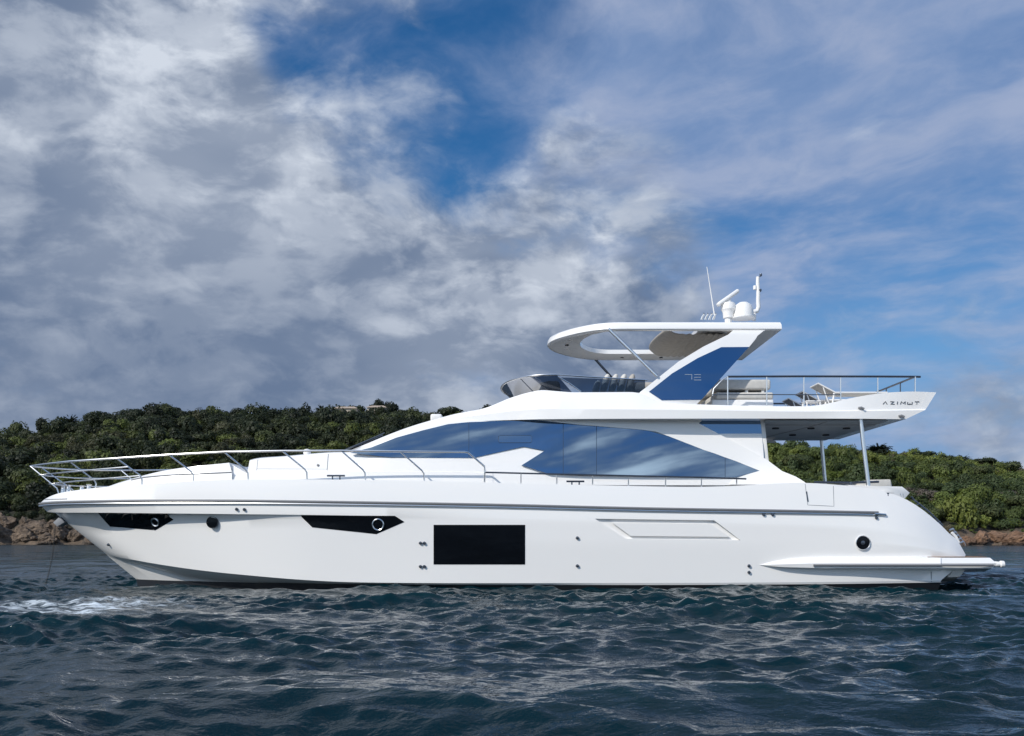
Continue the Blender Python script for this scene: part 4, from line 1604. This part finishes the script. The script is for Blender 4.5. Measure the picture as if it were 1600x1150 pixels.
def ground(x, y):
    px = 800 + F * x / y
    ysh, yr, zr, rk = coast(px)
    t = y - ysh
    rock = rk * np.clip(t / 6.0, -1.2, 1) ** 1
    u = (y - ysh - 6) / (yr - ysh - 6)
    up = np.clip(u, 0, 1)
    slope = rk + (zr - rk) * (0.35 * up + 0.65 * np.sin(up * math.pi / 2))
    z = np.where(t < 6, rock, slope)
    z = np.where(u > 1, zr - (u - 1) * 9, z)
    z = z + np.where(t > 6, vnoise(x, y, 3) * .5 * np.clip(1 - up * .7, 0, 1), .0)
    return z


gx = np.linspace(-330, 330, 331)
gy = np.concatenate([np.arange(140, 190, 1.0), np.arange(190, 330, 2.5), np.arange(330, 900, 30)])
GX, GY = np.meshgrid(gx, gy)
GZ = ground(GX, GY)
r_ = np.random.default_rng(5)
t_ = GY - coast(800 + F * GX / GY)[0]
GZ += np.where((t_ > -1) & (t_ < 9), r_.normal(0, .35, GZ.shape), 0)
v = np.stack([GX, GY, np.maximum(GZ, -3)], -1).reshape(-1, 3)
ny, nx = GX.shape
idx = np.arange(ny * nx).reshape(ny, nx)
f = np.stack([idx[:-1, :-1], idx[:-1, 1:], idx[1:, 1:], idx[1:, :-1]], -1).reshape(-1, 4)
me = np_mesh('hillside', v, f)
hill = bpy.data.objects.new('hillside', me)
COL.objects.link(hill)
tag(hill, kind='structure')
m = bpy.data.materials.new('coast_ground')
m.use_nodes = True
q = NG(m.node_tree)
b = m.node_tree.nodes['Principled BSDF']
pos = q.n('ShaderNodeNewGeometry').outputs['Position']
px_, py_, pz_ = q.sep(pos)
r1 = q.noise(pos, .35, 8, .65)
rock = q.mix(q.rng(r1, .3, .7), rgb(.06, .045, .032), rgb(.19, .135, .09))
r2 = q.noise(q.vm('MULTIPLY', pos, (1, 1, 2.5)), .9, 7, .7)
rock = q.mix(q.rng(r2, .5, .65, 0, .6), rock, rgb(.05, .042, .036))
soil = q.mix(q.rng(r1, .35, .65), rgb(.014, .016, .008), rgb(.034, .032, .018))
top_ = q.rng(q.m('ADD', pz_, q.m('MULTIPLY', q.m('SUBTRACT', r1, .5), 3.0)), 1.9, 3.6)
q.link(q.mix(top_, rock, soil), b.inputs['Base Color'])
b.inputs['Roughness'].default_value = .9
bn = q.n('ShaderNodeBump')
bn.inputs['Distance'].default_value = .5
q.link(r2, bn.inputs['Height'])
q.link(bn.outputs[0], b.inputs['Normal'])
hill.data.materials.append(m)


# foliage
def leaf_mat(name, cols, use_attr=False):
    m = bpy.data.materials.new(name)
    m.use_nodes = True
    n_ = m.node_tree
    b = n_.nodes['Principled BSDF']
    q = NG(n_)
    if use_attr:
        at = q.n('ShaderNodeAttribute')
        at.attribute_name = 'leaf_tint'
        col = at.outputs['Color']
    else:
        pos = q.n('ShaderNodeTexCoord').outputs['Object']
        col = q.mix(q.rng(q.noise(pos, 1.1, 4, .6), .35, .65), rgb(*cols[0]), rgb(*cols[1]))
    q.link(col, b.inputs['Base Color'])
    b.inputs['Roughness'].default_value = .55
    b.inputs['Specular IOR Level'].default_value = .25
    tr = q.n('ShaderNodeBsdfTranslucent')
    q.link(col, tr.inputs[0])
    mx = q.n('ShaderNodeMixShader')
    mx.inputs[0].default_value = .32
    q.link(b.outputs[0], mx.inputs[1])
    q.link(tr.outputs[0], mx.inputs[2])
    q.link(mx.outputs[0], n_.nodes['Material Output'].inputs[0])
    MATS[name] = m
    return m


def leaves(n, r, lobes, size, squash=.75, flat=0.0, seed=0):
    """n leaf-clump quads spread through several overlapping lobes; returns (n*4,3)"""
    R = np.random.default_rng(seed)
    L = []
    for i in range(lobes):
        a = R.uniform(0, 2 * math.pi)
        d = math.sqrt(R.uniform(0, 1)) * r * .62
        zc = R.uniform(-.25, .45) * r * squash * (1 - flat)
        L.append((d * math.cos(a), d * math.sin(a), zc, r * R.uniform(.34, .56)))
    L = np.array(L)
    pick = R.integers(0, lobes, n)
    dirs = R.normal(size=(n, 3))
    dirs /= np.linalg.norm(dirs, axis=1)[:, None]
    rad = R.uniform(.62, 1.06, n) ** .8
    c = L[pick, :3] + dirs * (L[pick, 3] * rad)[:, None] * np.array([1, 1, squash])
    nrm = dirs + .5 * c / r + R.normal(0, .38, (n, 3)) + np.array([0, 0, .15])
    nrm /= np.linalg.norm(nrm, axis=1)[:, None]
    ref = R.normal(size=(n, 3))
    u = np.cross(nrm, ref)
    u /= np.linalg.norm(u, axis=1)[:, None]
    w_ = np.cross(nrm, u)
    s = size * R.uniform(.5, 1.3, n)[:, None]
    asp = R.uniform(.45, .9, n)[:, None]
    q0, q1, q2, q3 = c - u * s, c - w_ * s * asp, c + u * s * .9, c + w_ * s * asp
    return np.stack([q0, q1, q2, q3], 1).reshape(-1, 3)


small = [leaves(260, 1.0, 5 + k % 3, .15, .8, 0, 300 + k) for k in range(8)]
bank = [leaves(860, 1.0, 5 + k % 5, .085, .74 + .06 * (k % 3), 0, 100 + k) for k in range(12)]

R = np.random.default_rng(21)
VV, CC = [], []
cnt = 0


def sprinkle(n, px0, px1, rmin, rmax, umax=1.12, seed=0, dens=None, bank=bank, lift=.55):
    global cnt
    R = np.random.default_rng(seed)
    taken = []
    cell = {}
    for _ in range(n * 6):
        if len(taken) >= n:
            break
        px = R.uniform(px0, px1)
        ysh, yr, zr, rk = coast(px)
        u = R.uniform(0, 1) ** .8 * umax
        y = ysh + 5.0 + (yr - ysh - 5) * u
        if dens and R.uniform() > dens(px, u):
            continue
        x = (px - 800) / F * y
        r = R.uniform(rmin, rmax) * (0.62 if u < .07 else 1)
        if u > .8:
            r = rmin + (r - rmin) * .6
        key = (int(x // 4), int(y // 4))
        ok = True
        for ix in (-1, 0, 1):
            for iy in (-1, 0, 1):
                for (a, b_, c) in cell.get((key[0] + ix, key[1] + iy), ()):
                    if (a - x) ** 2 + (b_ - y) ** 2 < (.48 * (c + r)) ** 2:
                        ok = False
        if not ok:
            continue
        cell.setdefault(key, []).append((x, y, r))
        taken.append((x, y, r, px, u))
    for x, y, r, px, u in taken:
        z = float(ground(np.array([x]), np.array([y]))[0])
        k = R.integers(0, len(bank))
        a = R.uniform(0, 2 * math.pi)
        ca, sa = math.cos(a), math.sin(a)
        sz_ = r * np.array([R.uniform(.85, 1.2), R.uniform(.85, 1.2), R.uniform(.7, 1.2) * (R.uniform(1.2, 1.75) if R.uniform() < .16 else 1)])
        v = bank[k] * sz_
        v = np.stack([v[:, 0] * ca - v[:, 1] * sa, v[:, 0] * sa + v[:, 1] * ca, v[:, 2]], 1) + np.array([x, y, z + r * lift])
        VV.append(v.astype(np.float32))
        fld = float(vnoise(np.array([x * 1.3]), np.array([y * .6]), 77)[0])
        p = min(.999, max(0.0, R.uniform() * .75 + .125 + fld * .16))
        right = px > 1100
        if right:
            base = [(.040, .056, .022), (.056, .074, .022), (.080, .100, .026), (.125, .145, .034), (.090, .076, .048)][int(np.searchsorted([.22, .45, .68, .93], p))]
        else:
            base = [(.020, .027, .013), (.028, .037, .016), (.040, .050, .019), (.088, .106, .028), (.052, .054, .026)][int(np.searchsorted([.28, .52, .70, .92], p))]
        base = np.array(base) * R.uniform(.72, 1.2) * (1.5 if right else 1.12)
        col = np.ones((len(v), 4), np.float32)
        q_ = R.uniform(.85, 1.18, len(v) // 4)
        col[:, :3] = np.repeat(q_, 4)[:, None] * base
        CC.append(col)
        cnt += 1


sprinkle(1500, -330, 800, 1.6, 4.4, 1.1, 31)
sprinkle(420, 800, 1180, 1.6, 2.9, 1.1, 32)
sprinkle(800, 1170, 2000, 1.1, 2.8, 1.1, 33)
sprinkle(1500, -330, 800, .9, 1.7, 1.05, 41, None, small, 1.1)
sprinkle(1100, 1170, 2000, .6, 1.3, 1.05, 43, None, small, .95)
V = np.concatenate(VV)
C = np.concatenate(CC)
me = np_mesh('maquis_woodland', V, np.arange(len(V)).reshape(-1, 4))
ca_ = me.color_attributes.new('leaf_tint', 'FLOAT_COLOR', 'POINT')
ca_.data.foreach_set('color', C.ravel())
wood = bpy.data.objects.new('maquis_woodland', me)
COL.objects.link(wood)
me.materials.append(leaf_mat('maquis_leaves', None, True))
tag(wood, 'dense dark green maquis woodland covering the hillside', 'woodland', kind='stuff')
del V, C, VV, CC

# trees one can tell apart
leaf_mat('pine_needles', ((.018, .028, .012), (.034, .046, .018)))
leaf_mat('dark_evergreen', ((.014, .020, .012), (.026, .034, .017)))
leaf_mat('bright_leaves', ((.085, .115, .022), (.13, .16, .034)))
leaf_mat('olive_leaves', ((.065, .080, .030), (.10, .115, .045)))
leaf_mat('grey_twigs', ((.105, .088, .070), (.16, .138, .112)))
leaf_mat('palm_leaves', ((.035, .048, .018), (.065, .080, .028)))


def crown_mesh(name, m, v):
    me = np_mesh(name, v, np.arange(len(v)).reshape(-1, 4))
    me.materials.append(MATS[m])
    return me


def trunk_mesh(h, r, limbs=4, spread=1.2, seed=1):
    R = random.Random(seed)
    q = Mb()
    q.tube([(0, 0, -.6), (.04 * h, 0, h * .35), (-.02 * h, .03 * h, h * .7), (.0, .0, h)], r, 8, r2=r * .55)
    for i in range(limbs):
        a = 2 * math.pi * i / limbs + R.uniform(-.3, .3)
        s = spread * R.uniform(.7, 1.1)
        q.tube([(0, 0, h * .75), (s * .5 * math.cos(a), s * .5 * math.sin(a), h * 1.0), (s * math.cos(a), s * math.sin(a), h * 1.15)], r * .45, 6, r2=r * .15)
    bmesh.ops.recalc_face_normals(q.bm, faces=q.bm.faces)
    me = bpy.data.meshes.new('trunk')
    q.bm.to_mesh(me)
    q.bm.free()
    me.materials.append(MATS['bark'])
    return me


def spiky(n, r, size, seed):
    """radiating sprays, for palms and wind-bent cypress"""
    R = np.random.default_rng(seed)
    out = []
    for i in range(n):
        a = R.uniform(0, 2 * math.pi)
        e = R.uniform(-.25, 1.15)
        L = r * R.uniform(.7, 1.15)
        d = np.array([math.cos(a) * math.cos(e), math.sin(a) * math.cos(e), math.sin(e)])
        s = np.cross(d, [0, 0, 1.0])
        s /= np.linalg.norm(s)
        u = np.cross(s, d)
        for j in range(7):
            t0, t1 = .12 + j * .125, .12 + (j + 1) * .125 + .06
            w0 = size * (1 - t0) * 1.3 + .03
            sag = lambda t: np.array([0, 0, -.35 * r * t * t])
            tw = R.uniform(-1, 1)
            ss = s * math.cos(tw) + u * math.sin(tw)
            p0, p1 = d * L * t0 + sag(t0), d * L * t1 + sag(t1)
            out += [p0 - ss * w0 * .4, (p0 + p1) / 2 - ss * w0, p1, (p0 + p1) / 2 + ss * w0]
    return np.array(out)


kinds = {
    'umbrella_pine': (crown_mesh('crown', 'pine_needles', leaves(1700, 1.0, 13, .085, .62, .2, 1) + np.array([0, 0, .95])), trunk_mesh(1.1, .09, 5, .6, 1)),
    'round_pine': (crown_mesh('crown', 'dark_evergreen', leaves(1200, 1.0, 10, .11, .9, .1, 2) + np.array([0, 0, 1.2])), trunk_mesh(1.0, .10, 4, .5, 2)),
    'broadleaf_tree': (crown_mesh('crown', 'olive_leaves', leaves(1300, 1.0, 11, .10, .78, .0, 3) + np.array([0, 0, .75])), trunk_mesh(.6, .09, 5, .6, 3)),
    'bright_shrub': (crown_mesh('crown', 'bright_leaves', leaves(1500, 1.0, 12, .085, .62, .0, 4) + np.array([0, 0, .42])), trunk_mesh(.35, .07, 5, .6, 4)),
    'bare_shrub': (crown_mesh('crown', 'grey_twigs', leaves(1500, 1.0, 12, .07, .60, .0, 5) + np.array([0, 0, .40])), trunk_mesh(.35, .05, 7, .8, 5)),
    'cypress': (crown_mesh('crown', 'dark_evergreen', np.concatenate([spiky(70, 1.0, .13, 6) + np.array([0, 0, .95]), leaves(500, .7, 8, .10, .8, 0, 7) + np.array([0, 0, .7])])), trunk_mesh(1.0, .08, 5, .5, 6)),
    'palm_tree': (crown_mesh('crown', 'palm_leaves', spiky(55, 1.0, .085, 8) + np.array([0, 0, 1.25])), trunk_mesh(1.25, .09, 0, .2, 7)),
}


def tree(kind, px, py_top, Yd, r, label, group=None, zs=1.0, cat='tree'):
    """stand a tree on the ground so that its top reaches the height seen from the shore"""
    x = (px - 800) / F * Yd
    z = float(ground(np.array([x]), np.array([float(Yd)]))[0])
    root = empty(kind, (x, Yd, z - .1))
    root.rotation_euler.z = (px * 7.3) % 6.28
    cm_, tm = kinds[kind]
    htop = {'umbrella_pine': 1.6, 'round_pine': 2.0, 'broadleaf_tree': 1.45, 'bright_shrub': .98, 'bare_shrub': .95, 'cypress': 1.9, 'palm_tree': 2.0}[kind]
    s3 = max(.55 * r, (CH + (HY - py_top) / F * Yd - z) / htop) if py_top else r * zs
    for nm, me_ in (('trunk', tm), ('crown', cm_)):
        o = bpy.data.objects.new(nm, me_)
        COL.objects.link(o)
        o.parent = root
        o.scale = (r, r, s3)
    tag(root, label, cat, group)
    return root


def yfor(px, u):
    ysh, yr, zr, rk = coast(px)
    return float(ysh + 5 + (yr - ysh - 5) * u)


GL = 'trees on the left ridge line'
for kind, px, py, r, lab in (
        ('broadleaf_tree', 28, 655, 3.4, 'bushy tree on the ridge at the far left edge, beside the tall spiky one'),
        ('round_pine', 68, 650, 2.6, 'rounded dark tree above the bow rail tip on the left ridge'),
        ('cypress', 110, 641, 3.2, 'pointed dark tree standing highest on the left shoulder of the ridge'),
        ('umbrella_pine', 155, 638, 4.6, 'wide dark pine just right of the pointed tree on the ridge'),
        ('umbrella_pine', 207, 635.5, 5.0, 'broad flat pine crowning the top of the left hill'),
        ('round_pine', 272, 633.5, 3.6, 'dark rounded pine on the hilltop above the forward sunpad'),
        ('umbrella_pine', 335, 637, 4.4, 'flat dark pine on the hilltop right of the rounded pine'),
        ('round_pine', 377, 636, 3.4, 'small dark pine on the ridge above the coachroof front'),
        ('round_pine', 467, 634, 3.0, 'dark round tree on the ridge left of the slim cypress'),
        ('cypress', 502, 626, 2.4, 'slim pointed tree just left of the low pale roof'),
        ('umbrella_pine', 533, 629.5, 3.2, 'flat pine behind the low pale roof'),
        ('umbrella_pine', 556, 628.5, 3.4, 'spreading pine between the two pale houses'),
        ('round_pine', 588, 622, 2.9, 'tallest round dark tree beside the pale house, leftmost of three'),
        ('round_pine', 601, 625.5, 2.1, 'middle of the three round trees beside the pale house'),
        ('round_pine', 612, 626.5, 2.5, 'rightmost of the three round trees beside the pale house'),
        ('umbrella_pine', 640, 637, 3.6, 'low flat pine right of the pale house'),
        ('umbrella_pine', 703, 631.5, 4.6, 'large dome shaped pine on the ridge above the windscreen'),
        ('round_pine', 760, 631, 3.0, 'dark tree top just above the curve of the yacht roof')):
    tree(kind, px, py, yfor(px, 1.02 if 520 < px < 620 else .97), r, lab, GL)
GR = 'trees on the right ridge line'
for kind, px, py, r, lab in (
        ('umbrella_pine', 1318, 697, 3.0, 'dark pine top right behind the aft deck post'),
        ('cypress', 1372, 687, 3.6, 'dark spiky tree leaning to the right behind the near deck post'),
        ('broadleaf_tree', 1346, 701, 2.4, 'green bushy tree between the two deck posts'),
        ('umbrella_pine', 1442, 702, 3.0, 'dome topped pine above the stern quarter'),
        ('cypress', 1424, 709, 1.8, 'small dark spiky tree left of the dome topped pine'),
        ('cypress', 1479, 706, 2.2, 'dark spiky tree right of the dome topped pine'),
        ('palm_tree', 1506, 708, 2.2, 'pale green palm like tree on the right ridge'),
        ('umbrella_pine', 1537, 714.5, 3.0, 'low flat dark pine right of the palm like tree'),
        ('broadleaf_tree', 1576, 718, 2.8, 'rounded olive tree at the right end of the ridge'),
        ('broadleaf_tree', 1597, 733, 2.0, 'low bushy tree where the right ridge meets the picture edge')):
    tree(kind, px, py, yfor(px, .93), r, lab, GR)
GS = 'shrubs on the right slope'
for kind, px, u, r, lab in (
        ('bright_shrub', 1518, .30, 3.0, 'large bright green shrub in the middle of the right slope'),
        ('bright_shrub', 1545, .33, 2.3, 'bright green shrub against the right side of the largest one'),
        ('bare_shrub', 1447, .30, 2.8, 'greyish bare shrub right behind the stern quarter housing'),
        ('bare_shrub', 1470, .26, 2.4, 'grey brown shrub left of the bright green one'),
        ('bare_shrub', 1580, .42, 2.4, 'brownish shrub below the right end of the ridge'),
        ('bare_shrub', 1412, .34, 2.2, 'brown shrub just above the aft sofa'),
        ('broadleaf_tree', 1590, .22, 2.4, 'pale olive shrub at the right picture edge'),
        ('broadleaf_tree', 1470, .62, 2.6, 'olive tree below the dome topped pine'),
        ('bright_shrub', 1405, .62, 2.5, 'light green shrub above the cockpit sofa'),
        ('broadleaf_tree', 1530, .66, 2.5, 'olive green tree below the low flat pine'),
        ('broadleaf_tree', 1462, .10, 2.2, 'dark low shrub beside the stair rail'),
        ('broadleaf_tree', 1540, .12, 2.6, 'wide olive shrub above the orange rocks'),
        ('bright_shrub', 1582, .06, 1.6, 'small yellow green shrub just above the shoreline rocks'),
        ('bare_shrub', 1235, .20, 2.6, 'grey bare shrub seen through the cockpit next to the saloon door'),
        ('bare_shrub', 1262, .16, 2.2, 'tangled bare shrub seen through the cockpit beside the far post'),
        ('bright_shrub', 1300, .45, 2.6, 'light green shrub seen between the deck posts'),
        ('broadleaf_tree', 1240, .5, 2.8, 'olive tree seen under the flybridge overhang')):
    tree(kind, px, None, yfor(px, u), r, lab, GS, .9, 'shrub')
GH = 'paler trees on the left slope'
for px, u, r, lab in (
        (40, .20, 3.6, 'light green tree low on the slope at the left edge'), (85, .24, 3.2, 'light green tree behind the bow rail tip'),
        (118, .55, 3.4, 'pale green tree high on the slope above the bow rail'), (270, .38, 3.6, 'bright tree in mid slope above the sun glint on the rail'),
        (300, .33, 3.2, 'bright tree right of the one above the rail glint'), (350, .22, 3.0, 'vivid green shrub above the sunpad step'),
        (415, .45, 3.4, 'pale green tree above the front of the coachroof'), (500, .55, 3.6, 'light green tree in the upper slope under the slim cypress'),
        (530, .20, 3.2, 'light green tree left of the windscreen foot'), (610, .62, 3.4, 'light green tree below the pale house'),
        (215, .18, 2.8, 'light tree just above the second rail stanchion'), (20, .06, 2.4, 'bright shrub above the left rocks'),
        (30, .42, 3.4, 'olive coloured tree in mid slope at the left edge'), (175, .40, 3.4, 'olive coloured tree above the second and third rail posts'),
        (440, .20, 3.2, 'olive coloured shrub just above the coachroof'), (480, .33, 3.0, 'rounded olive shrub above the deck vent')):
    tree('broadleaf_tree' if (int(px) % 3) else 'bright_shrub', px, None, yfor(px, u), r, lab, GH, 1.0)


# two houses on the ridge
def house_(px, Yd, wd, hg, lab):
    x = (px - 800) / F * Yd
    z = float(ground(np.array([x]), np.array([float(Yd)]))[0])
    z = CH + (HY - 644.5) / F * Yd
    root = empty('hill_house', (x, Yd, z))
    tag(root, lab, 'house', 'houses on the ridge')
    q = Mb().box((-wd / 2, -3, -4.0), (wd / 2, 3, hg))
    q.build('wall', 'render_wall').parent = root
    q = Mb().prism([Vector((-wd / 2 - .4, -3.4, hg)), Vector((wd / 2 + .4, -3.4, hg)), Vector((wd / 2 - 1, 0, hg + .9)), Vector((-wd / 2 + 1, 0, hg + .9))], Vector((0, .0, .12)))
    q.prism([Vector((-wd / 2 - .4, 3.4, hg)), Vector((wd / 2 + .4, 3.4, hg)), Vector((wd / 2 - 1, 0, hg + .9)), Vector((-wd / 2 + 1, 0, hg + .9))], Vector((0, .0, .12)))
    q.build('roof', 'roof_tile').parent = root
    for k in range(3):
        xx = -wd / 2 + wd * (k + .5) / 3
        Mb().box((xx - .45, -3.06, hg - 1.6), (xx + .45, -2.98, hg - .4)).build('window', 'dark_void').parent = root


house_(541, yfor(541, .95), 7.0, .8, 'long low pale house with a tiled roof, left one on the ridge')
house_(590, yfor(590, .95), 5.5, 1.1, 'pale house under the round dark trees, right one on the ridge')

# boulders on the two shores
def rock_mat(name, a, b_, c):
    m = bpy.data.materials.new(name)
    m.use_nodes = True
    q = NG(m.node_tree)
    p = m.node_tree.nodes['Principled BSDF']
    t = q.n('ShaderNodeNewGeometry').outputs['Position']
    r1 = q.noise(t, .8, 8, .65)
    r2 = q.noise(q.vm('MULTIPLY', t, (1, 1, 2)), 2.6, 6, .7)
    col = q.mix(q.rng(r1, .32, .68), rgb(*a), rgb(*b_))
    wet = q.rng(q.m('ADD', q.sep(t)[2], q.m('MULTIPLY', r1, .5)), .45, .95, .75, 0.0)
    q.link(q.mix(wet, q.mix(q.rng(r2, .52, .68, 0, .7), col, rgb(*c)), rgb(.02, .017, .015)), p.inputs['Base Color'])
    p.inputs['Roughness'].default_value = .88
    bn = q.n('ShaderNodeBump')
    bn.inputs['Distance'].default_value = .6
    q.link(r2, bn.inputs['Height'])
    q.link(bn.outputs[0], p.inputs['Normal'])
    MATS[name] = m


rock_mat('tan_rock', (.085, .06, .042), (.27, .195, .135), (.035, .028, .024))
rock_mat('orange_rock', (.15, .085, .05), (.36, .21, .125), (.06, .042, .032))


def boulder_mesh(seed, m):
    R = random.Random(seed)
    bm = bmesh.new()
    bmesh.ops.create_icosphere(bm, subdivisions=4, radius=1)
    cuts_ = []
    for i in range(13):
        d = Vector((R.gauss(0, 1), R.gauss(0, 1), R.gauss(0, 1))).normalized()
        cuts_.append((d, R.uniform(.55, .92)))
    from mathutils import noise as mn
    off = Vector((R.uniform(0, 50), 0, 0))
    for v in bm.verts:
        p = v.co.copy()
        for d, h in cuts_:
            e = p.dot(d)
            if e > h:
                p -= d * (e - h) * .92
        p *= 1 + .26 * mn.noise(p * 1.8 + off) + .16 * mn.noise(p * 4.5 + off) + .08 * mn.noise(p * 10 + off)
        v.co = p
    me = bpy.data.meshes.new('boulder')
    bm.to_mesh(me)
    bm.free()
    me.materials.append(MATS[m])
    return me


bl = [boulder_mesh(50 + i, 'tan_rock') for i in range(6)]
br = [boulder_mesh(80 + i, 'orange_rock') for i in range(6)]
R = random.Random(11)


def boulder(me_, x, y, z, s, lab, group):
    o = bpy.data.objects.new('boulder', me_)
    COL.objects.link(o)
    o.location = (x, y, z)
    o.scale = s
    o.rotation_euler = (R.uniform(-.4, .4), R.uniform(-.4, .4), R.uniform(0, 6.3))
    tag(o, lab, 'boulder', group)
    return o


big = [(5, 838, 2.2, 'big tan boulder at the water at the left picture edge'), (14, 818, 2.0, 'pale pinkish boulder high in the left rock pile'), (36, 838, 2.1, 'jagged tan boulder in the middle of the left shore rocks'),
       (58, 826, 2.0, 'tall tan rock left of the bow roller'), (74, 842, 1.7, 'low brown rock behind the anchor chain'), (92, 833, 1.9, 'dark brown rock just right of the chain'),
       (121, 838, 2.0, 'triangular pale rock against the stem of the yacht'), (-25, 832, 2.6, 'large tan rock just outside the left picture edge')]
for px, py, s, lab in big:
    ysh = float(coast(px)[0])
    y = ysh + 1.5 + (845 - py) * .12
    boulder(bl[R.randrange(6)], (px - 800) / F * y, y, CH + (HY - py) / F * y, (s * R.uniform(.9, 1.3), s, s * R.uniform(.75, 1.0)), lab, None)
for i in range(46):
    px = R.uniform(-70, 150)
    ysh = float(coast(px)[0])
    t = R.uniform(-.6, 6.5)
    y = ysh + t
    s = R.uniform(.5, 1.3)
    z = float(ground(np.array([(px - 800) / F * y]), np.array([y]))[0])
    boulder(bl[R.randrange(6)], (px - 800) / F * y, y, z + .1, (s * R.uniform(.9, 1.5), s, s * R.uniform(.6, 1.0)), 'small tan boulder among the rocks on the left shore', 'small boulders on the left shore')
big = [(1513, 843, 1.3, 'orange rock nearest the stern on the right shore'), (1532, 840, 1.4, 'pale orange rock second along the right shore'), (1556, 838, 1.5, 'largest reddish rock on the right shore'), (1584, 840, 1.5, 'wide orange rock by the right picture edge')]
for px, py, s, lab in big:
    ysh = float(coast(px)[0])
    y = ysh + 1.5
    boulder(br[R.randrange(6)], (px - 800) / F * y, y, CH + (HY - py) / F * y - .2, (s * 1.5, s, s * .8), lab, None)
for i in range(44):
    px = R.uniform(1440, 1680)
    ysh = float(coast(px)[0])
    y = ysh + R.uniform(-.5, 5)
    s = R.uniform(.4, .95)
    z = float(ground(np.array([(px - 800) / F * y]), np.array([y]))[0])
    boulder(br[R.randrange(6)], (px - 800) / F * y, y, z + .1, (s * R.uniform(1.0, 1.7), s, s * R.uniform(.6, .9)), 'small orange boulder among the rocks on the right shore', 'small boulders on the right shore')
